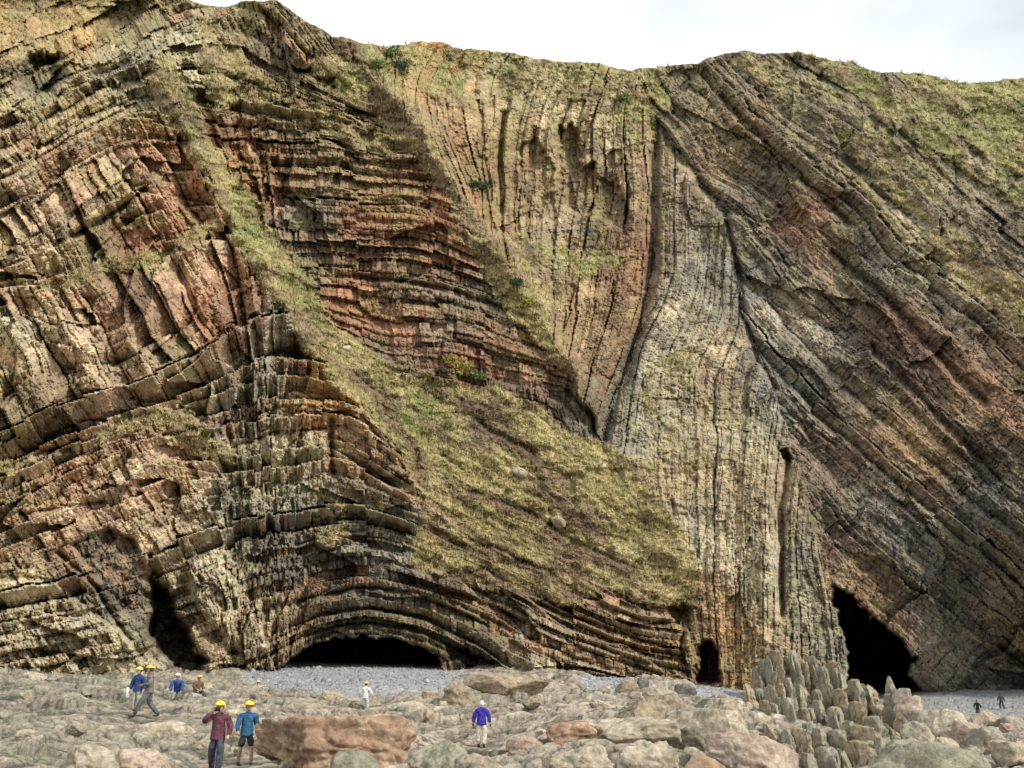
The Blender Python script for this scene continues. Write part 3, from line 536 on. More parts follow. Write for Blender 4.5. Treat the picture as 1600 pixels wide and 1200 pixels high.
# beds
bq, binv, bcnt = np.unique(fb[rockf], return_inverse=True, return_counts=True)
bord = np.argsort(-bcnt)[:260]; keep = np.zeros(len(bq), bool); keep[bord] = True; keep &= bcnt > 200
bedface = np.zeros(len(faces), bool); bedface[rockf] = keep[binv]
rest = ~(bedface | fg)
blockface &= bedface
fr_idx = np.where(rest)[0]
used = np.unique(faces[fr_idx]); f2_ = np.searchsorted(used, faces[fr_idx])
co_ = np.vstack([COf[used], bk.reshape(-1, 3)]); cc_ = np.vstack([colf[used], bkc]); ff_ = np.vstack([f2_, bf+len(used)])
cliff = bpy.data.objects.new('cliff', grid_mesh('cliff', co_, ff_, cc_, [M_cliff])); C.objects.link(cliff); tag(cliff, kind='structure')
go = sub_obj('turf', COf, faces[fg], colf, [M_grass], cliff); tag(go, kind='stuff')
sel = np.where(bedface)[0]; key = fb[sel]; od = np.argsort(key, kind='stable'); sel = sel[od]; key = key[od]
cuts = np.flatnonzero(np.diff(key))+1
nb_obj = 0
for part in np.split(sel, cuts):
    bf_ = part[~blockface[part]]; bb = part[blockface[part]]
    if len(bf_) == 0: continue
    bo = sub_obj('rock_bed', COf, faces[bf_], colf, [M_cliff], cliff); nb_obj += 1
    if len(bb):
        kk2 = bk_key[bb]; o2 = np.argsort(kk2, kind='stable'); bb = bb[o2]; c2 = np.flatnonzero(np.diff(kk2[o2]))+1
        for p2 in np.split(bb, c2): sub_obj('rock_block', COf, faces[p2], colf, [M_cliff], bo)

# grass tufts on the turf: one mass nobody could count
pv = (g.ravel() > .6) & (gu.ravel() > -60) & (gu.ravel() < 1660)
cand = np.flatnonzero(pv); NT = 30000; pick = rng.choice(cand, NT)
def tufts(name, base, colb, ln, seed, nbl=4, lean=.5):
    r = np.random.default_rng(seed); n = len(base); V = []; Fc = []; K = []
    for b in range(nbl):
        an = r.uniform(0, 2*np.pi, n); le = ln*np.clip(r.lognormal(0, .45, n), .4, 2.8); wd = le*.22; tl = r.uniform(.1, lean, n)
        root = base+np.stack([np.cos(an)*.12, np.sin(an)*.12, np.full(n, -.08)], -1)
        tip = root+np.stack([np.cos(an)*le*tl, np.sin(an)*le*tl-.1, le*.8], -1)
        px = np.stack([-np.sin(an)*wd, np.cos(an)*wd, 0*an], -1)
        i0 = len(V)*0+3*n*b; V += [root-px, root+px, tip]
        Fc.append(np.stack([np.arange(n), n+np.arange(n), 2*n+np.arange(n)], -1)+i0)
        cb = colb*r.uniform(.75, 1.3, (n, 1)); K += [cb, cb, cb*1.1]
    return grid_mesh(name, np.vstack(V), np.vstack(Fc), np.vstack(K), [M_blade])
bp_ = COf[pick]+rng.normal(0, .05, (NT, 3)); bp_[:, 1] -= .1
gt = bpy.data.objects.new('cliff_grass', tufts('cliff_grass', bp_, colf[pick]*1.1, .22, 3)); C.objects.link(gt)
tag(gt, 'tufts of olive and straw coloured grass covering the cliff ledges', 'grass', kind='stuff')

# ------------------------------------------------------------------ shore ground
GPT = [(-1200, 15, .2), (-1200, 60, 5), (0, 12, -.2), (0, 25, .1), (100, 25, .15), (0, 35, .9), (0, 45, 1.9), (0, 58, 2.9), (0, 70, 3.4), (228, 26, 0), (225, 37, 1.1), (260, 50, 1.7), (260, 70, 2.6), (335, 25, 0.02), (335, 19, -.35), (520, 21, -.55), (890, 22, -.6), (1000, 21, -.5), (1100, 20, -.5), (752, 34, -.3), (400, 32, .3), (450, 45, .9), (450, 60, 1.75), (480, 75, 2.9), (480, 95, 4.6),
       (570, 58, 1.25), (570, 70, 2.5), (570, 86, 4.0), (570, 110, 5.3), (600, 30, .0), (752, 40, -.02), (752, 25, -.3), (700, 60, 1.5), (720, 86, 3.7), (780, 50, 1.2), (800, 70, 2.2), (900, 30, .1), (950, 60, 1.6), (930, 88, 3.4), (1060, 95, 2.9), (1000, 40, .8), (1000, 25, .1), (1120, 60, 1.2), (1120, 90, 2.5),
       (1180, 22, -.9), (1250, 32, -1.5), (1250, 45, -1.4), (1250, 65, -.9), (1230, 82, .6), (1200, 92, 2.0), (1400, 95, .2), (1400, 118, 2.2), (1370, 135, 3.0), (1350, 40, -1.4), (1400, 28, -1.2), (1450, 60, -.5), (1480, 80, -.3), (1528, 102, -.1), (1500, 112, 2.3), (1600, 112, 2.4), (1450, 114, 2.4), (1600, 60, -.3), (1600, 85, -.1), (1600, 104, .3), (1600, 40, -.8), (2400, 15, -.5), (2400, 100, 1), (800, 8, -.3), (800, -40, -.8), (-1000, -40, -.5), (2500, -40, -1), (800, 140, 6)]
gpx = [(XU(u, max(y, 8), z) if y > 0 else (u-800)/10, y) for u, y, z in GPT]
mG = tps_fit(gpx, [z for _, _, z in GPT], 30.0, 5e-4)
tx = np.concatenate([np.linspace(-2.2, -.62, 40)[:-1], np.linspace(-.62, .62, 640), np.linspace(.62, 2.2, 40)[1:]])
ty = np.concatenate([np.linspace(-60, 8, 14)[:-1], 8*np.exp(np.linspace(0, math.log(140/8.), 640))])
def beach_mask(u, Yd):
    a = sstep(350, 400, u)*(1-sstep(690, 760, u))*sstep(60, 66, Yd)
    b = sstep(900, 925, u)*(1-sstep(975, 990, u))*sstep(62, 68, Yd)
    c = sstep(1075, 1095, u)*(1-sstep(1180, 1200, u))*sstep(72, 78, Yd)
    d = sstep(1330, 1380, u)*sstep(78, 86, Yd)
    return np.maximum(np.maximum(a, b), np.maximum(c, d))
def ground_z(x, y, full=False):
    x = np.asarray(x, float); y = np.asarray(y, float)
    sh = x.shape; x = x.ravel(); y = y.ravel()
    z0 = tps_eval(mG, x, y)[..., 0]
    u = 800+F*x/np.maximum(y*cT-sT, 4)
    bm = beach_mask(u+fbm(x/5, y/5, 3, 1)*30, y+fbm(x/4, y/4, 3, 2)*6)
    wx = x+.8*fbm(x/2.2, y/2.2, 3, 3); wy = y+.8*fbm(x/2.2+9, y/2.2, 3, 4)
    ang = .35; rx = wx*math.cos(ang)+wy*math.sin(ang); ry = -wx*math.sin(ang)+wy*math.cos(ang)
    f1, f2, c1, dx1, dy1 = voro(rx/3.4, ry/1.5, 2, full=True); lump = sstep(0, .10, f2-f1); h = RT[5].ravel()[c1]; t1 = RT[8].ravel()[c1]-.5; t2 = RT[10].ravel()[c1]-.5
    g1, g2, c2, dx2, dy2 = voro(rx/1.05+7, ry/.6, 6, full=True); lump2 = sstep(0, .16, g2-g1); hh = RT[7].ravel()[c2]; t3 = RT[9].ravel()[c2]-.5; t4 = RT[11].ravel()[c2]-.5
    k1, k2, c3 = voro(x/.28, y/.28, 8); peb = sstep(0, .4, k2-k1)
    dome1 = 1-np.clip(f1, 0, 1)**2; dome2 = 1-np.clip(g1, 0, 1)**2
    rel = (h-.5)*.75+(t1*dx1+t2*dy1)*.9+dome1*.3-.35*(1-lump)+((hh-.5)*.32+(t3*dx2+t4*dy2)*.45+dome2*.16-.14*(1-lump2))+.30*fbm(x/5, y/3, 4, 6)+.05*fbm(x/.3, y/.3, 3, 3)
    # worn ledges run across the platform
    led = fbm(rx/7, ry/.9, 3, 9); crv = np.exp(-(fbm(rx/3.2, ry/.9, 3, 10)/.05)**2)+.8*np.exp(-(fbm(rx/1.5+8, ry/.45, 3, 7)/.06)**2); rel = rel*.9+.18*led-.12*crv+.05*fbm(x/.5, y/.6, 3, 1, .6)
    for pu, pY, pr in ((336, 25, 1.6), (336, 22, 2.), (382, 27.5, 1.6), (229, 37, 2.2), (211, 40, 1.5), (229, 34, 1.8), (752, 40, 2.0), (752, 37, 1.8), (752, 33, 1.8), (752, 29, 1.6), (570, 54, 1.8), (570, 51, 1.8), (275, 47, 1.5), (305, 48, 1.5), (520, 23, 2.6), (275, 50, 2), (305, 51, 2), (570, 57, 2)):
        px_ = XU(pu, pY); wq = np.exp(-((x-px_)**2+(y-pY)**2)/pr**2); rel = rel*(1-.85*wq)-.22*wq
    z = z0+(1-bm)*rel*.75+bm*(.07*peb+.12*fbm(x/4, y/2, 3, 5)-.1)
    if not full: return z.reshape(sh)
    return [q_.reshape(sh) for q_ in (z, u, bm, lump, lump2, h, hh, led, peb, c3, crv)]
gx_ = np.abs(ty)[:, None]*0+np.maximum(ty, 40*(ty < 8)+0)[:, None]*tx[None]; gy_ = np.broadcast_to(ty[:, None], gx_.shape)
z, gu2, bm, lump, lump2, hA, hB, led, peb, c3, crv = ground_z(gx_, gy_, True)
gy2 = gy_
creamC = np.array((.64, .54, .41)); greenC = np.array((.39, .375, .26)); pinkC = np.array((.53, .42, .34)); darkC = np.array((.075, .075, .06)); pebC = np.array((.37, .375, .385)); greyC = np.array((.42, .385, .31))
gc = np.broadcast_to(creamC, z.shape+(3,)).copy()
gc = mixc(gc, greenC, np.clip((1-sstep(250, 520, gu2))*.5+sstep(1100, 1250, gu2)*.35+.5*fbm(gx_/3, gy2/4, 3, 2), 0, .9))
gc = mixc(gc, pinkC, np.clip(sstep(1350, 1500, gu2)*.5+.6*sstep(.1, .6, fbm(gx_/2+5, gy2/3, 3, 4)), 0, .8))
gc = mixc(gc, greyC, sstep(.1, .7, fbm(gx_/1.2, gy2/2, 3, 8))*.5)
gc = gc*((.78+.3*hB)*(.82+.3*hA))[..., None]; gc = mixc(gc, np.array((.24, .22, .17)), .5*sstep(.15, .55, fbm(gx_/2.2+3, gy2/2.6, 4, 10)+.3*fbm(gx_/.4, gy2/.4, 3, 2))*(1-bm)); gc = mixc(gc, np.array((.60, .52, .41)), .5*sstep(.15, .5, fbm(gx_/1.5, gy2/1.5+9, 4, 5)))
gap_dk = np.clip(((1-lump2)*.9+.9*(1-lump))*((.45+.55*sstep(-.3, .3, fbm(gx_/2.5, gy2/3, 3, 7)))), 0, .9); gc = mixc(gc, darkC, gap_dk*.8); gc = mixc(gc, darkC, np.clip(crv, 0, 1)*.75*(1-bm)); gc = mixc(gc, darkC, .7*(1-bm)*sstep(.25, .55, -led+.3*fbm(gx_/.5, gy2/.5, 3, 5)))  # dark colour in slab gaps, crevices and low ledges
gc = mixc(gc, pebC*(.75+.4*RT[9].ravel()[c3])[..., None], bm*(.93))
gi = np.arange(z.size).reshape(z.shape); gf = np.stack([gi[:-1, :-1], gi[:-1, 1:], gi[1:, 1:], gi[1:, :-1]], -1).reshape(-1, 4)
isb = (bm > .5)[:-1, :-1].ravel()
gco = np.stack([gx_, gy_, z], -1).reshape(-1, 3); gcf = gc.reshape(-1, 3)
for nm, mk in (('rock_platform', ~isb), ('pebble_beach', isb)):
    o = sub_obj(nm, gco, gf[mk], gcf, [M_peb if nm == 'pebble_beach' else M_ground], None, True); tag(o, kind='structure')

# ------------------------------------------------------------------ loose rocks
_ico = {}
def ico(n):
    if n not in _ico:
        b = bmesh.new(); bmesh.ops.create_icosphere(b, subdivisions=n, radius=1); b.verts.ensure_lookup_table()
        _ico[n] = (np.array([v.co[:] for v in b.verts]), np.array([[v.index for v in f.verts] for f in b.faces])); b.free()
    return _ico[n]
def rock_mesh(name, m, p=3.0, sub=4, seed=0, noise=.26, fine=.10, strata=0, sdir=(0, 0, 1), cuts=5, smooth=True, taper=0, dims=(1, 1, 1), nsc=1.0, groove=.28, ledge=.10):
    V, Fc = ico(sub); r = np.random.default_rng(seed); d = V.copy()
    rad = (np.abs(d)**p).sum(1)**(-1/p); P = d*rad[:, None]
    for _ in range(cuts):                 # broken faces
        nrm = r.normal(size=3); nrm /= np.linalg.norm(nrm); h = r.uniform(.66, 1.0); t = P@nrm-h; P = P-np.clip(t, 0, None)[:, None]*nrm*.97
    D = np.array(dims); Pm = P*D
    cr = np.exp(-(vn3(Pm*1.9*nsc+seed, 7)/.035)**2)*.10+np.exp(-(vn3(Pm*3.6*nsc+seed, 8)/.04)**2)*.05; Pm = Pm-d*(cr*min(dims))[:, None]
    n = vn3(Pm*1.1*nsc+seed, 1)*1.0+vn3(Pm*2.4*nsc+seed, 2)*.55+vn3(Pm*5.3*nsc, 3)*.25
    zz = Pm[:, 2]*nsc*3.2+1.3*vn3(Pm*1.7*nsc+seed, 9)+.35*Pm[:, 0]*nsc; fl = np.floor(zz); tz = fl+sstep(.25, .75, zz-fl); lg_ = (zz-tz); Pm = Pm+np.stack([d[:, 0], d[:, 1], 0*d[:, 0]], -1)*(lg_*ledge*min(dims))[:, None]
    nf = vn3(Pm*11*nsc, 4)+.6*vn3(Pm*23*nsc, 5)
    mn = min(dims)
    Pm = Pm+d*(n*noise*mn*1.6+nf*fine*mn)[:, None]
    if strata:
        s = Pm@np.array(sdir)+.12*vn3(Pm*1.5, 6); f = np.abs((s*strata) % 1-.5)*2; Pm = Pm-d*(np.clip(f-.72, 0, 1)*groove*mn)[:, None]
    if groove > 1:
        bz = Pm[:, 2]*strata*1.1+.5*vn3(Pm*1.2+seed, 5)+seed; bu = np.abs(np.sin(bz*math.pi))**.6; Pm[:, 0] *= .68+.34*bu; Pm[:, 1] *= .68+.34*bu
    if taper:
        k = 1-taper*np.clip((Pm[:, 2]/D[2]+1)/2, 0, 1); Pm[:, 0] *= k; Pm[:, 1] *= k
    return grid_mesh(name, Pm, Fc, None, [m], smooth)
def put(name, me, x, y, z, s=(1, 1, 1), rz=0., rx=0., ry=0., **k):
    o = bpy.data.objects.new(name, me); C.objects.link(o); o.location = (x, y, z); o.scale = s; o.rotation_euler = (rx, ry, rz); return tag(o, **k)
PXD = dict(noise=.3)
def px_rock(u0, u1, vt, Yd, m, label, seed, name='boulder', deep=.8, vb=None, cat='boulder', group=None, p=3, tilt=0, rz=0, **kw):
    zt = ZV(vt, Yd); um = (u0+u1)/2; x = XU(um, Yd, zt); wx = abs(XU(u1, Yd, zt)-XU(u0, Yd, zt))/2
    zb = (ZV(vb, Yd) if vb else float(ground_z(x, Yd)))-.25; zb = min(zb, zt-.3); hz = (zt-zb)/2
    kw['noise'] = kw.get('noise', .25)*.85; kw['cuts'] = kw.get('cuts', 5)+9; kw['fine'] = kw.get('fine', .1)*1.3; p = p+1.2
    me = rock_mesh(name, m, p=p, seed=seed, dims=(wx, wx*deep, hz), nsc=1.25/max(wx, hz), **kw)
    o = put(name, me, x, Yd+wx*deep*.6, zb+hz, label=label, cat=cat, group=group, ry=tilt, rz=rz); return o
px_rock(398, 640, 1119, 26, M_red, 'big angular rusty red block with clefts beside the walker in the blue jacket', 1, p=6, sub=6, noise=.42, fine=.12, strata=1.7, cuts=-2, deep=.5, ledge=.2, vb=1215)
px_rock(515, 600, 1172, 23.5, M_green, 'small pale green rock at the foot of the red boulder', 3, p=2.4, sub=4, noise=.2)
px_rock(846, 938, 1122, 27, M_red, 'dark maroon blocky boulder left of the cream rounded outcrop', 4, p=6, sub=5, noise=.14, strata=1.8, cuts=4)
px_rock(880, 1010, 1126, 28.5, M_cream, 'cream boulder sloping down behind the maroon block', 5, p=3, sub=5, noise=.2)
px_rock(958, 1058, 1085, 30, M_ochre, 'dome-shaped olive brown boulder, highest of the rounded rocks', 6, p=2.3, sub=5, noise=.14)
px_rock(925, 1065, 1120, 25.5, M_cream, 'large cream rock with long curved grooves below the brown dome', 7, p=3, sub=5, noise=.2, strata=1.4, sdir=(.8, .1, .4))
px_rock(1040, 1138, 1096, 27, M_cream, 'tall rounded cream rock right of the brown dome', 8, p=3, sub=5, noise=.18, strata=1.3, sdir=(.8, .2, .3))
px_rock(1085, 1168, 1112, 36, M_cream, 'flat-faced cream slab left of the grey pinnacles', 9, p=5, sub=5, noise=.14)
px_rock(1105, 1245, 1150, 24, M_pink, 'pink slab sloping to the right in the bottom foreground', 10, p=3, sub=5, noise=.2, tilt=.22, strata=1.3, sdir=(.2, 0, .9))
px_rock(1050, 1140, 1172, 21, M_red, 'reddish purple rock at the bottom edge below the cream boulders', 11, p=3, sub=4, noise=.2)
px_rock(722, 862, 1052, 52, M_ochre, 'long ochre outcrop behind the person in the purple coat', 12, p=3, sub=5, noise=.24, cuts=8)
px_rock(690, 745, 1062, 50, M_ochre, 'small ochre rock at left end of the long outcrop', 13, p=3, sub=4, noise=.24)
px_rock(500, 548, 1081, 56, M_ochre, 'tilted brown slab at the edge of the pebbles', 14, p=4, sub=4, noise=.15, tilt=.15)
px_rock(85, 190, 1166, 22, M_cream, 'smooth cream boulder in the bottom left foreground', 15, p=2.4, sub=5, noise=.12)
px_rock(170, 270, 1168, 23, M_pink, 'smooth pinkish boulder touching the cream one at bottom left', 16, p=2.4, sub=5, noise=.14)
px_rock(-30, 22, 1182, 20, M_cream, 'cream boulder cut by the bottom left corner', 17, p=2.4, sub=4, noise=.12)
px_rock(1055, 1092, 1066, 66, M_dark, 'dark wet boulder at the foot of the right cliff limb', 18, p=4, sub=4, noise=.16)
px_rock(990, 1016, 1059, 72, M_dark, 'small dark boulder on the pale ledge below the grass slope', 19, p=3, sub=4, noise=.16)
px_rock(960, 1000, 1066, 64, M_ochre, 'brown boulder at the right end of the small pebble patch', 20, p=3, sub=4, noise=.2)
px_rock(1085, 1130, 1093, 55, M_dark, 'long low dark rock beside the pale pool ledge', 21, p=3, sub=4, noise=.15)
px_rock(0, 90, 1080, 44, M_green, 'broad green tinted hump at the left edge', 22, p=2.6, sub=5, noise=.24, cuts=6)
px_rock(70, 150, 1092, 40, M_green, 'green tinted hump with a dark cleft right of the broad one', 23, p=2.6, sub=5, noise=.24, cuts=6)
px_rock(130, 205, 1078, 47, M_cream, 'cream ledge rock left of the navy jacket walker', 24, p=3, sub=4, noise=.2)
px_rock(215, 300, 1128, 33, M_cream, 'low cream rock under the striding man in grey', 25, p=2.6, sub=4, noise=.18)
px_rock(1345, 1600, 1165, 30, M_green, 'long grey green reef in the bottom right corner', 26, p=2.6, sub=5, noise=.3, cuts=8)
for i_, (a_0, a_1, v_, Y_, m_, lb_) in enumerate([(862, 960, 1160, 23.5, M_cream, 'rounded cream boulder at the foot of the maroon block'), (965, 1060, 1166, 22.5, M_cream, 'wide cream boulder at the bottom edge below the grooved rock'), (1125, 1178, 1128, 31, M_cream, 'cream rock between the tall rounded rock and the pinnacles'),
      (640, 735, 1160, 24, M_green, 'pale green rounded rock right of the big red block'), (705, 800, 1178, 21.5, M_cream, 'cream boulder at the bottom edge below the purple coat'), (790, 860, 1150, 27, M_pink, 'pinkish boulder left of the maroon block'), (1000, 1060, 1072, 60, M_cream, 'small cream hump right of the pebble patch'), (1010, 1080, 1084, 50, M_ochre, 'ochre hump behind the brown dome'),
      (1100, 1160, 1092, 46, M_cream, 'cream hump in front of the small cave'), (600, 670, 1098, 46, M_cream, 'low cream hump in front of the pebble beach'), (430, 500, 1096, 44, M_cream, 'low cream hump behind the big red block')]):
    px_rock(a_0, a_1, v_, Y_, m_, lb_, 200+i_, p=2.2, sub=5, noise=.3, cuts=-2)
# small pale rocks lying on the grass slope
for i, (u, v, wpx, lb) in enumerate([(812, 740, 26, 'pale jagged rock on the middle of the grass slope'), (872, 817, 28, 'pale grey slab lying in the turf low on the grass slope'), (958, 855, 16, 'pale stone near the right side of the grass slope'),
      (983, 868, 12, 'small pale stone beside the lower right grass scarp'), (539, 548, 20, 'pinkish stone at the top of the grass ramp'), (935, 908, 12, 'small white stone on the lowest part of the turf')]):
    j = int((v-curve(SKY, [u])[0])/(1140-curve(SKY, [u])[0])*(NV-1)); i2 = int(np.searchsorted(us, u)); p = CO[j, i2]; wm = wpx/15.*.5
    me = rock_mesh('slope_rock', M_cream, p=3.5, seed=60+i, dims=(wm, wm*.7, wm*.5), nsc=1/wm, noise=.2, sub=3, smooth=False); put('slope_rock', me, p[0], p[1]-.25, p[2], rz=i, ry=.4, label=lb, cat='rock')

# upturned fins and pinnacles at the foot of the steep beds
pin = [rock_mesh('rock_pinnacle', m, p=4.5, seed=80+i, dims=(.5, .6, 2.6), nsc=1.7, noise=.34, fine=.24, strata=1.6+.25*i, cuts=7, sub=4, taper=.1, groove=1.5) for i, m in enumerate([M_grey, M_ochre, M_grey, M_green, M_ochre, M_grey])]
ORD = ['leftmost', 'second from left', 'third from left', 'fourth from left', 'fifth from left', 'sixth from left', 'seventh from left', 'eighth from left', 'ninth from left', 'tenth from left', 'eleventh from left', 'twelfth from left', 'thirteenth from left', 'fourteenth from left', 'fifteenth from left', 'sixteenth from left', 'seventeenth from left', 'eighteenth from left', 'nineteenth from left', 'twentieth from left']
rows = [('hindmost row against the steep beds', 86, [(1180, 1044, 17), (1194, 1030, 16), (1208, 1016, 17), (1224, 1024, 17), (1240, 1016, 16), (1255, 1034, 16), (1270, 1026, 17), (1285, 1042, 16), (1300, 1034, 17), (1316, 1052, 17)]),
        ('row just in front of the cliff foot', 74, [(1172, 1066, 19), (1202, 1070, 17), (1232, 1060, 17), (1262, 1074, 18), (1290, 1066, 18), (1334, 1062, 26), (1363, 1069, 22)]),
        ('second row from the cliff foot', 57, [(1168, 1104, 24), (1190, 1094, 20), (1211, 1100, 20), (1232, 1090, 20), (1254, 1106, 22), (1278, 1096, 22), (1304, 1104, 26), (1334, 1096, 28)]),
        ('middle row of pinnacles', 43, [(1176, 1142, 28), (1204, 1128, 26), (1232, 1138, 26), (1262, 1130, 28), (1294, 1142, 30), (1328, 1126, 34), (1366, 1120, 36), (1404, 1134, 36)]),
        ('nearest row at the bottom edge', 32, [(1190, 1176, 34), (1226, 1164, 32), (1260, 1178, 32), (1296, 1166, 36), (1336, 1158, 42), (1380, 1154, 44), (1426, 1166, 48), (1476, 1178, 46)])]
n = 0
for q_ in range(len(rows)):
    rn, Yd, lst = rows[q_]; more = [((a[0]+b[0])/2, (a[1]+b[1])/2+random.uniform(2, 14), (a[2]+b[2])/2*.9) for a, b in zip(lst[:-1], lst[1:]) if b[0]-a[0] < 60]; rows[q_] = (rn, Yd, sorted(lst+more))
for rn, Yd, lst in rows:
    for k, (u, vt, wp) in enumerate(lst):
        Yk = Yd+random.uniform(-1.5, 1.5); zt = ZV(vt, Yk); x = XU(u, Yk, zt); zb = float(ground_z(x, Yk))-.5; zb = min(zb, zt-(5.5 if Yd > 80 else 4 if Yd > 50 else 2.6)); hz = (zt-zb)/2; wm = wp/1580*Yk/2*1.12
        put('rock_pinnacle', pin[n % 6], x, Yk, zb+hz, (wm/.5*1.15, wm/.5*random.uniform(1.3, 2.4), hz/2.6), random.uniform(-.3, .3), random.uniform(-.06, .06), random.uniform(-.05, .05),
            label='rock pinnacle, %s in the %s' % (ORD[k], rn), cat='rock pinnacle', group='rock pinnacles below the steep beds'); n += 1
px_rock(1378, 1408, 1056, 56, M_grey, 'tallest free-standing pinnacle with a square top right of the big cave', 40, name='rock_pinnacle', cat='rock pinnacle', p=4, sub=5, noise=.18, strata=1.5, deep=1.2, cuts=3)
px_rock(1396, 1428, 1076, 55, M_grey, 'stepped shoulder rock leaning on the tallest pinnacle', 41, p=3.5, sub=4, noise=.2, strata=1.5, deep=1.1)
rid = [(1425, 1088, 44, 53), (1455, 1100, 44, 50), (1485, 1112, 46, 47), (1516, 1122, 46, 44), (1548, 1138, 50, 41), (1585, 1152, 54, 38), (1545, 1112, 40, 60), (1580, 1118, 46, 55), (1440, 1128, 44, 42), (1480, 1142, 46, 38), (1525, 1160, 50, 34)]
for k, (u, vt, wp, Yd) in enumerate(rid):
    px_rock(u-wp*.6, u+wp*.6, vt, Yd, (M_pink, M_grey, M_cream)[k % 3], '%s rounded rock, %s of the reef descending right from the tallest pinnacle' % (('pinkish', 'grey', 'cream')[k % 3], ORD[k]), 90+k, cat='rock', name='reef_rock', p=2.6, sub=4, noise=.28, cuts=5, strata=1.2, group='reef rocks')

# scattered rounded boulders over the platform
M6 = [M_cream, M_green, M_pink, M_cream, M_grey, M_ochre]
bm6 = [rock_mesh('shore_boulder', m, p=2.8, seed=120+i, dims=(1, .8, .6), noise=.18, fine=.12, cuts=18, sub=4) for i, m in enumerate(M6)]
for i_ in range(6): bm6[i_].polygons.foreach_set('use_smooth', np.zeros(len(bm6[i_].polygons), bool))
cn = ['cream', 'greenish', 'pinkish', 'pale', 'grey', 'brownish']
cntb = 0; zones = [(0, 420, 'left of the walkers'), (420, 700, 'before the pebble beach'), (700, 900, 'around the purple coat'), (900, 1170, 'near the cream outcrop'), (1170, 1600, 'among the right-hand reefs')]
ppl = [(335, 25), (382, 27), (228, 37), (752, 40), (210, 38), (275, 52), (305, 52), (570, 58)]
while cntb < 150:
    u = random.uniform(-20, 1620); Yd = math.exp(random.uniform(math.log(21), math.log(74))); x = XU(u, Yd)
    bmk = float(beach_mask(np.array([u*1.]), np.array([Yd]))[0])
    if bmk > .3 and random.random() < .93: continue
    if any(abs(u-a) < 45 and Yd < b+1.5 and Yd > b-9 for a, b in ppl): continue
    s = random.uniform(.16, .5)*(1+.4*(Yd > 40)); k = random.randrange(6); zg = float(ground_z(x, Yd)); zn = [q for q in zones if u <= q[1]] or [zones[-1]]
    put('shore_boulder', bm6[k], x, Yd, zg+s*.15, (s, s*random.uniform(.7, 1.2), s*random.uniform(.7, 1.1)), random.uniform(0, 6), random.uniform(-.3, .3), random.uniform(-.3, .3),
        cat='boulder', group='%s boulders %s' % (cn[k], zn[0][2])); cntb += 1
grp = {}
for o in C.objects:
    if o.name.startswith('shore_boulder'): grp.setdefault(o['group'], []).append(o)
NTH = ['nearest', 'second nearest', 'third nearest', 'fourth nearest', 'fifth nearest', 'sixth nearest', 'seventh nearest', 'eighth nearest', 'ninth nearest', 'tenth nearest', 'eleventh nearest', 'twelfth nearest', 'thirteenth nearest', 'fourteenth nearest', 'fifteenth nearest', 'sixteenth nearest']
for gname, os_ in grp.items():
    for i, o in enumerate(sorted(os_, key=lambda q: q.location.y)): o['label'] = '%s to the viewer of the small worn %s' % (NTH[min(i, 15)], gname)
# pebbles
def pebbles():
    V, Fc = ico(1); n = 9000; uu = rng.uniform(360, 1640, n*4); yy = 58+rng.random(n*4)*52; xx = XU(uu, yy, 2)
    keep = beach_mask(uu, yy) > .5; keep &= rng.random(n*4) < .9; xx = xx[keep][:n]; yy = yy[keep][:n]; zz = ground_z(xx, yy); n = len(xx)
    s = rng.uniform(.04, .13, (n, 1, 1))*(1+1.6*(rng.random((n, 1, 1)) < .03))*rng.uniform(.6, 1.2, (n, 1, 3)); P = V[None]*s+np.stack([xx, yy, zz], -1)[:, None]
    f = Fc[None]+(np.arange(n)*len(V))[:, None, None]; cc = np.repeat(pebC*rng.uniform(.55, 1.15, (n, 1)), len(V), 0)
    me = grid_mesh('beach_pebbles', P.reshape(-1, 3), f.reshape(-1, 3), cc, [M_peb], True); o = bpy.data.objects.new('beach_pebbles', me); C.objects.link(o)
    tag(o, 'pale grey pebbles spread over the beach before the cave mouths', 'pebbles', kind='stuff')
pebbles()

# ------------------------------------------------------------------ bushes on the cliff
def bush(u, v, r, colr, label, seed):
    j = int((v-curve(SKY, [u])[0])/(1140-curve(SKY, [u])[0])*(NV-1)); p = CO[j, int(np.searchsorted(us, u))]
    rr = np.random.default_rng(seed); n = 420; r = r*.72; d = rr.normal(size=(n, 3)); d /= np.linalg.norm(d, axis=1)[:, None]; q = d*(rr.random((n, 1))**.4)*r*np.array([1.3, .8, .7])*(1+1.1*vn3(d*2.2+seed)[:, None]); a = rr.normal(size=(n, 3))*.17; b = rr.normal(size=(n, 3))*.17
    V = np.stack([q, q+a, q+b], 1).reshape(-1, 3); f = np.arange(3*n).reshape(-1, 3); cc = np.repeat(np.array(colr)*rr.uniform(.6, 1.4, (n, 1)), 3, 0)
    e = bpy.data.objects.new('bush', None); C.objects.link(e); e.location = (p[0], p[1]-.9, p[2]+.1); tag(e, label, 'bush')
    o = bpy.data.objects.new('foliage', grid_mesh('foliage', V, f, cc, [M_blade])); C.objects.link(o); o.parent = e
    st = []; sf = []
    for k in range(5):
        an = k*1.26; t = np.array([math.cos(an)*.4*r, math.sin(an)*.3*r, .5*r]); w_ = .04; i0 = len(st)
        st += [(-w_, 0, -.3), (w_, 0, -.3), (0, w_, -.3), tuple(t)]; sf += [(i0, i0+1, i0+3), (i0+1, i0+2, i0+3), (i0+2, i0, i0+3)]
    o = bpy.data.objects.new('stem', grid_mesh('stem', np.array(st), np.array(sf), np.full((len(st), 3), .06), [M_blade])); C.objects.link(o); o.parent = e
DG = (.07, .11, .045); YG = (.36, .31, .07); MG = (.15, .19, .065)
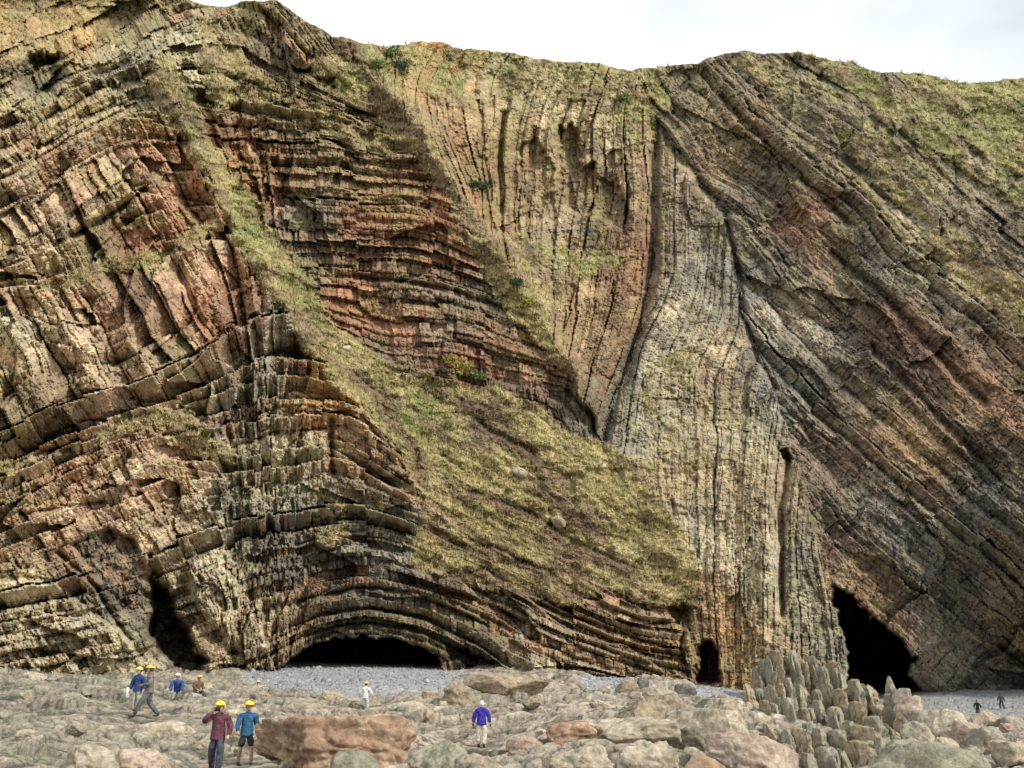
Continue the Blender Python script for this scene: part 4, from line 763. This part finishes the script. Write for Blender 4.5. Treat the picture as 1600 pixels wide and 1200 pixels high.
bush(752, 298, 1.15, DG, 'dark green bush at the foot of the upright beds beside the spur', 1); bush(740, 296, .8, DG, 'smaller dark bush at the left of the dark green one', 2)
bush(722, 578, 1.2, YG, 'yellow flowering gorse at the foot of the red beds', 3); bush(705, 566, .8, YG, 'small yellow gorse left of the larger gorse', 4); bush(745, 592, .8, MG, 'green bush right of the yellow gorse', 5)
bush(612, 92, 1.6, MG, 'green scrub just below the skyline left of the knoll', 6); bush(628, 112, 1.4, DG, 'darker scrub below the skyline scrub', 7); bush(590, 108, 1.3, MG, 'green scrub at top of the grassy spur', 8)
bush(972, 160, 1.2, MG, 'bright green shrub at the top of the gully', 9); bush(825, 478, .9, YG, 'yellowish bush on the end of the dark bedding ledge', 10); bush(398, 492, .9, MG, 'green bush on the left buttress edge', 11); bush(806, 448, .8, DG, 'dark bush in the niche beside the spur', 12)

# ------------------------------------------------------------------ people
def cloth(name, c, rough=.85):
    m, n_, b = mat(name, rough); l = n_.links.new; nn = N(n_, 'ShaderNodeTexNoise', Scale=9.0, Detail=4.0)
    r = N(n_, 'ShaderNodeMapRange'); r.inputs['From Min'].default_value = .3; r.inputs['From Max'].default_value = .7; r.inputs['To Min'].default_value = .5; r.inputs['To Max'].default_value = 1.5; l(nn.outputs['Fac'], r.inputs['Value'])
    tcn = N(n_, 'ShaderNodeTexCoord'); l(tcn.outputs['Object'], nn.inputs['Vector'])
    vm = N(n_, 'ShaderNodeVectorMath', operation='SCALE'); vm.inputs[0].default_value = c; l(r.outputs[0], vm.inputs['Scale']); l(vm.outputs[0], b.inputs['Base Color'])
    bp = N(n_, 'ShaderNodeBump', Strength=.9, Distance=.05); l(nn.outputs['Fac'], bp.inputs['Height']); l(bp.outputs[0], b.inputs['Normal']); return m
SKIN = cloth('skin', (.50, .30, .21), .6); BOOT = cloth('boot_leather', (.05, .04, .035)); HAIRM = cloth('brown_hair', (.10, .07, .05)); DARKM = cloth('dark_plastic', (.02, .02, .02), .4)
def skin_obj(name, chains, m, parent, lv=1):
    """chains: lists of (point, radius); chains share points by identical coordinates so that they join"""
    vs_, es, rs = [], [], []; idx = {}
    for ch in chains:
        prev = None
        for p, r in ch:
            k = tuple(round(c, 4) for c in p)
            if k not in idx: idx[k] = len(vs_); vs_.append(k); rs.append(r)
            i = idx[k]
            if prev is not None and prev != i: es.append((prev, i))
            prev = i
    me = bpy.data.meshes.new(name); me.from_pydata(vs_, es, []); o = bpy.data.objects.new(name, me); C.objects.link(o)
    md = o.modifiers.new('skin', 'SKIN'); md.use_smooth_shade = True; md.branch_smoothing = .6
    sv_ = me.skin_vertices[0].data
    # one root for each separate island
    par = list(range(len(vs_)))
    def fd(a):
        while par[a] != a: a = par[a]
        return a
    for a, b in es: par[fd(a)] = fd(b)
    seen = set()
    for i, r in enumerate(rs):
        rr = r if isinstance(r, tuple) else (r, r); sv_[i].radius = rr; sv_[i].use_root = fd(i) not in seen; seen.add(fd(i))
    ms = o.modifiers.new('sub', 'SUBSURF'); ms.levels = lv; ms.render_levels = lv
    dg = bpy.context.evaluated_depsgraph_get(); dg.update(); m2 = bpy.data.meshes.new_from_object(o.evaluated_get(dg)); m2.name = name
    bpy.data.objects.remove(o); m2.materials.clear(); m2.materials.append(m); m2.polygons.foreach_set('use_smooth', np.ones(len(m2.polygons), bool))
    o = bpy.data.objects.new(name, m2); C.objects.link(o); o.parent = parent; return o
def V3(*a): return np.array(a, float)
def hand(w_, dirv, palm, curl=.5):
    """finger chains from a wrist: dirv along the forearm, palm = palm normal"""
    d = dirv/np.linalg.norm(dirv); nrm = palm-d*np.dot(palm, d); nrm /= np.linalg.norm(nrm); s = np.cross(d, nrm); ch = []
    pc = w_+d*.05; pk = w_+d*.085
    ch.append([(tuple(w_), .028), (tuple(pc), (.036)), (tuple(pk), .034)])
    for k, (o_, l_) in enumerate(zip((-.028, -.009, .010, .028), (.072, .082, .076, .058))):
        b = pk+s*o_-d*.01; m1 = b+d*l_*.5*math.cos(curl)+nrm*l_*.5*math.sin(curl); t = m1+d*l_*.45*math.cos(curl*2)+nrm*l_*.45*math.sin(curl*2)
        ch.append([(tuple(b), .009), (tuple(m1), .0085), (tuple(t), .007)])
    b = w_+d*.03-s*.03; m1 = b+d*.03-s*.025+nrm*.01; t = m1+d*.03+nrm*.012; ch.append([(tuple(b), .011), (tuple(m1), .010), (tuple(t), .008)])
    return ch
def person(label, u, Yd, vfeet, H, face, pose, jc, tc_, hc, hat='helmet', legs='long', extra=None, group=None, glove=None):
    """face: heading, 0 = towards the camera"""
    zf = ZV(vfeet, Yd); x = XU(u, Yd, zf); zf = max(min(zf, float(ground_z(x, Yd))+.01), zf-.16); e = bpy.data.objects.new('person', None); C.objects.link(e); e.location = (x, Yd, zf)
    e.rotation_euler = (0, 0, face); s = H/1.75; e.scale = (s*1.16, s*1.16, s); tag(e, label, 'person', group)
    J = dict(hipz=.92, fwd=0., ank=[(.11, 0), (-.11, 0)], knee=None, lean=0., el=[(.27, .02, 1.14), (-.27, .02, 1.14)], wr=[(.29, -.06, .90), (-.29, -.06, .90)], hd=(0, -.03, 1.63), kn=[(.11, -.03, .49), (-.11, -.03, .49)], anz=[.09, .09])
    J.update(pose); hz = J['hipz']; ln = J['lean']
    # local frame: y negative is forward
    pel = V3(0, 0, hz+.03); bel = pel+V3(0, -ln*.35, .15); che = pel+V3(0, -ln, .36); nk = che+V3(0, -ln*.3, .19); hd = V3(*J['hd']) if 'hd' in pose else nk+V3(0, -.03, .15)
    sh = [che+V3(.17, -ln*.2, .12), che+V3(-.17, -ln*.2, .12)]; hp = [pel+V3(.09, 0, -.05), pel+V3(-.09, 0, -.05)]
    kn = [V3(*J['kn'][0]), V3(*J['kn'][1])]; an = [V3(J['ank'][0][0], J['ank'][0][1], J['anz'][0]), V3(J['ank'][1][0], J['ank'][1][1], J['anz'][1])]
    el = [V3(*q) for q in J['el']]; wr = [V3(*q) for q in J['wr']]
    uc = che+V3(0, -ln*.15, .10)
    body = [[(tuple(pel), (.10, .085)), (tuple(bel), (.11, .09)), (tuple(che), (.13, .095)), (tuple(uc), (.11, .075)), (tuple(nk), .05), (tuple(nk+V3(0, -.01, .06)), .05)]]
    for i in (0, 1):
        body.append([(tuple(pel), (.10, .085)), (tuple(hp[i]), .07), (tuple(kn[i]), .058), (tuple(kn[i]*.5+an[i]*.5+V3(0, .015, .03)), .052), (tuple(an[i]), .038)])
        body.append([(tuple(uc), (.11, .075)), (tuple(sh[i]), .052), (tuple(el[i]), .042), (tuple(wr[i]), .028)])
    for i in (0, 1):
        dv = wr[i]-el[i]; body += [c for c in hand(wr[i], dv, V3(-1 if i == 0 else 1, -.2, 0))]
    bo = skin_obj('body', body, SKIN, e)
    # head: one shaped mesh with nose, brow and ears, joined into the body
    Vv, Fc = ico(3); P = Vv*np.array([.078, .098, .118]); P[:, 0] *= 1-.22*np.clip(-P[:, 2]/.118, 0, 1)
    fr_ = -Vv[:, 1]; nose = np.exp(-(Vv[:, 0]/.16)**2-((Vv[:, 2]+.08)/.2)**2)*(fr_ > .5)*.026; eyes = np.exp(-((np.abs(Vv[:, 0])-.36)/.16)**2-((Vv[:, 2]-.08)/.12)**2)*(fr_ > .4)*-.012
    mouth = np.exp(-(Vv[:, 0]/.25)**2-((Vv[:, 2]+.45)/.08)**2)*(fr_ > .4)*-.006; ears = np.exp(-(Vv[:, 1]/.2)**2-((Vv[:, 2])/.22)**2)*(np.abs(Vv[:, 0]) > .8)
    P[:, 1] -= nose+eyes+mouth; P[:, 0] += np.sign(P[:, 0])*ears*.016
    me = grid_mesh('head', P+hd, Fc, None, [SKIN], True); ho = bpy.data.objects.new('head', me); C.objects.link(ho); ho.parent = e
    for sx in (-1, 1):
        Ve, Fe = ico(1); o = bpy.data.objects.new('eye', grid_mesh('eye', Ve*.011+hd+V3(sx*.028, -.085, .012), Fe, None, [DARKM], True)); C.objects.link(o); o.parent = ho
    o = bpy.data.objects.new('hair', None)
    bpy.data.objects.remove(o)
    k_ = P.copy()*1.07; sel_ = (Vv[Fc].mean(1)[:, 1] > -.25) | (Vv[Fc].mean(1)[:, 2] > .55); sel_ &= Vv[Fc].mean(1)[:, 2] > -.5
    used = np.unique(Fc[sel_]); o = bpy.data.objects.new('hair', grid_mesh('hair', k_[used]+hd, np.searchsorted(used, Fc[sel_]), None, [HAIRM if hat != 'white' else hc], True)); C.objects.link(o); o.parent = e
    # jacket
    jk = [[(tuple(pel+V3(0, 0, -.15)), (.20, .165)), (tuple(pel+V3(0, 0, -.06)), (.19, .155)), (tuple(pel+V3(0, 0, .02)), (.175, .14)), (tuple(bel+V3(0, 0, 0)), (.165, .135)), (tuple(che), (.195, .15)), (tuple(uc), (.165, .13)), (tuple(nk+V3(0, 0, -.01)), .085), (tuple(nk+V3(0, 0, .04)), .07)]]
    for i in (0, 1): jk.append([(tuple(uc), (.165, .13)), (tuple(sh[i]), .098), (tuple(el[i]), .078), (tuple(wr[i]*.93+el[i]*.07), .056)])
    skin_obj('jacket', jk, jc, e)
    kf = 1.0 if legs == 'long' else .12
    tr = [[(tuple(pel+V3(0, 0, .05)), (.15, .12)), (tuple(pel), (.155, .125))]]
    for i in (0, 1):
        c_ = [(tuple(pel), (.155, .125)), (tuple(hp[i]), .12), (tuple(kn[i]*.9+hp[i]*.1), .092)]
        if legs == 'long': c_ += [(tuple(kn[i]*.45+an[i]*.55), .08), (tuple(an[i]+V3(0, 0, .02)), .07)]
        tr.append(c_)
    skin_obj('trousers' if legs == 'long' else 'shorts', tr, tc_, e)
    for i in (0, 1):
        a = an[i]; skin_obj('boot', [[(tuple(a+V3(0, 0, .05)), .052), (tuple(a+V3(0, .02, -.03)), .05), (tuple(a+V3(0, -.07, -.045)), (.045, .038)), (tuple(a+V3(0, -.16, -.055)), (.04, .03))]], BOOT, e)
    if glove is not None:
        for i in (0, 1):
            d = (wr[i]-el[i]); d /= np.linalg.norm(d); skin_obj('glove', [[(tuple(wr[i]), .036), (tuple(wr[i]+d*.07), .042), (tuple(wr[i]+d*.13), .03)]], glove, e)
    if hat == 'helmet':
        Vh, Fh = ico(3); Ph = Vh*np.array([.118, .145, .12]); low = Vh[:, 2] < 0; Ph[low, 2] *= .12
        rim = np.exp(-(Vh[:, 2]/.16)**2); Ph[:, 0] *= 1+.09*rim; Ph[:, 1] *= 1+.09*rim+.22*rim*(Vh[:, 1] < -.2); rdg = np.exp(-(Vh[:, 0]/.12)**2)*(Vh[:, 2] > .1); Ph[:, 2] += rdg*.008
        o = bpy.data.objects.new('helmet', grid_mesh('helmet', Ph+hd+V3(0, 0, .055), Fh, None, [hc], True)); C.objects.link(o); o.parent = e
    if extra: extra(e, J)
    return e
YEL = cloth('yellow_helmet', (.80, .62, .06), .35); ORY = cloth('orange_yellow_helmet', (.85, .48, .12), .35); WHT = cloth('white_helmet', (.8, .8, .78), .4); LIM = cloth('lime_helmet', (.72, .72, .18), .4)
MAR = cloth('maroon_jacket', (.13, .045, .065)); BLJ = cloth('blue_jacket', (.035, .11, .21)); GRJ = cloth('grey_brown_jacket', (.17, .15, .13)); NVY = cloth('navy_jacket', (.03, .06, .18)); RYL = cloth('royal_blue_jacket', (.04, .08, .27)); BRJ = cloth('brown_jacket', (.16, .10, .06)); WHJ = cloth('white_jacket', (.75, .75, .76)); PUR = cloth('violet_blue_coat', (.045, .035, .34)); BLK = cloth('black_jacket', (.02, .022, .03))
DTR = cloth('dark_slate_trousers', (.055, .06, .085)); GTR = cloth('grey_trousers', (.11, .11, .12)); PTR = cloth('pale_trousers', (.62, .56, .47)); KTR = cloth('khaki_trousers', (.34, .33, .26)); SHO = cloth('dark_shorts', (.04, .045, .04))
walk = dict(ank=[(.12, -.30), (-.12, .28)], kn=[(.12, -.22, .50), (-.12, .06, .47)], anz=[.09, .11])
def camera_in_hands(e, J):
    b = bmesh.new(); bmesh.ops.create_cube(b, size=1, matrix=Matrix.Translation((-.03, -.19, 1.60)) @ Matrix.Diagonal((.13, .06, .085, 1))); bmesh.ops.create_cone(b, cap_ends=True, segments=14, radius1=.033, radius2=.03, depth=.07, matrix=Matrix.Translation((-.03, -.25, 1.60)) @ Matrix.Rotation(math.pi/2, 4, 'X'))
    bmesh.ops.bevel(b, geom=b.edges[:], offset=.004, segments=1); me = bpy.data.meshes.new('photo_camera'); b.to_mesh(me); b.free(); me.materials.append(DARKM)
    o = bpy.data.objects.new('photo_camera', me); C.objects.link(o); o.matrix_world = e.matrix_basis.copy(); tag(o, 'small black camera held to the face of the walker in maroon', 'camera')
person('walker in maroon jacket and yellow helmet raising one hand to the face', 336, 25, 1199, 1.63, .1, dict(walk, el=[(.28, -.02, 1.16), (-.32, -.12, 1.28)], wr=[(.25, -.15, .93), (-.17, -.20, 1.52)]), MAR, DTR, YEL, extra=camera_in_hands)
person('walker in blue jacket, shorts and yellow helmet with bare legs', 382, 27.5, 1191, 1.62, .55, dict(walk, ank=[(.12, -.14), (-.12, .14)], kn=[(.12, -.10, .49), (-.12, .03, .48)], el=[(.26, .05, 1.15), (-.25, 0, 1.14)], wr=[(.27, -.14, 1.0), (-.26, -.12, .96)]), BLJ, SHO, YEL, legs='short')
person('striding man in grey top and grey trousers with orange yellow helmet', 229, 37, 1114, 1.78, -1.2, dict(walk, ank=[(.10, -.36), (-.10, .34)], el=[(.30, .0, 1.15), (-.30, 0, 1.15)], wr=[(.16, -.22, 1.10), (-.16, -.2, 1.12)]), GRJ, GTR, ORY)
def bag(e, J):
    o = bpy.data.objects.new('carrier_bag', rock_mesh('carrier_bag', WHT, p=4, seed=5, dims=(.06, .13, .2), nsc=4, noise=.12, sub=3, cuts=1)); C.objects.link(o); o.location = e.matrix_basis @ Vector((-.34, -.1, .80)); tag(o, 'white bag hanging at the side of the walker in navy', 'bag')
person('walker in navy jacket and lime helmet left of the striding man', 211, 40, 1114, 1.68, -.3, dict(), NVY, KTR, LIM, extra=bag)
sitp = dict(hipz=.42, ank=[(.16, -.42), (-.14, -.38)], kn=[(.17, -.38, .48), (-.15, -.36, .48)], anz=[.09, .09], lean=.10, el=[(.26, -.12, .72), (-.26, -.12, .72)], wr=[(.16, -.32, .56), (-.16, -.32, .56)])
bendp = dict(hipz=.72, ank=[(.14, -.05), (-.14, .05)], kn=[(.16, -.22, .44), (-.16, -.18, .44)], lean=.30, el=[(.27, -.38, .92), (-.27, -.38, .92)], wr=[(.2, -.5, .72), (-.2, -.5, .72)])
person('stooping figure in royal blue jacket with white helmet near the cliff foot', 275, 50, 1104, 1.7, .2, bendp, RYL, KTR, WHT)
person('figure in brown crouching with orange yellow helmet at the foot of the cliff', 305, 52, 1095, 1.7, .9, sitp, BRJ, DTR, ORY)
person('figure low among the rocks of which little but a yellow helmet shows', 401, 60, 1096, 1.6, .3, sitp, cloth('tan_jacket', (.45, .36, .28)), KTR, YEL)
person('person in white jacket and yellow helmet on the pebbles before the wide cave', 570, 58, 1114, 1.66, 2.9, dict(el=[(.33, 0, 1.16), (-.33, 0, 1.16)], wr=[(.36, -.1, .96), (-.36, -.1, .96)]), WHJ, cloth('light_trousers', (.5, .5, .5)), YEL)
person('person in violet blue coat and pale trousers with black gloves and white hair', 752, 40, 1161, 1.72, 3.05, dict(ank=[(.10, -.08), (-.10, .08)], el=[(.26, .02, 1.15), (-.26, .02, 1.15)], wr=[(.29, -.05, .90), (-.29, -.05, .90)]), PUR, PTR, WHT, hat='white', glove=BLK)
person('distant dark figure on the pale beach, nearer of the two at right', 1529, 100, 1118, 1.62, 2.6, walk, BLK, DTR, BLK, hat='none')
person('distant dark figure close to the cliff, farther of the two at right', 1566, 105, 1106, 1.6, 2.9, walk, cloth('dark_olive_jacket', (.06, .06, .04)), DTR, BLK, hat='none')
print('beds', nb_obj)
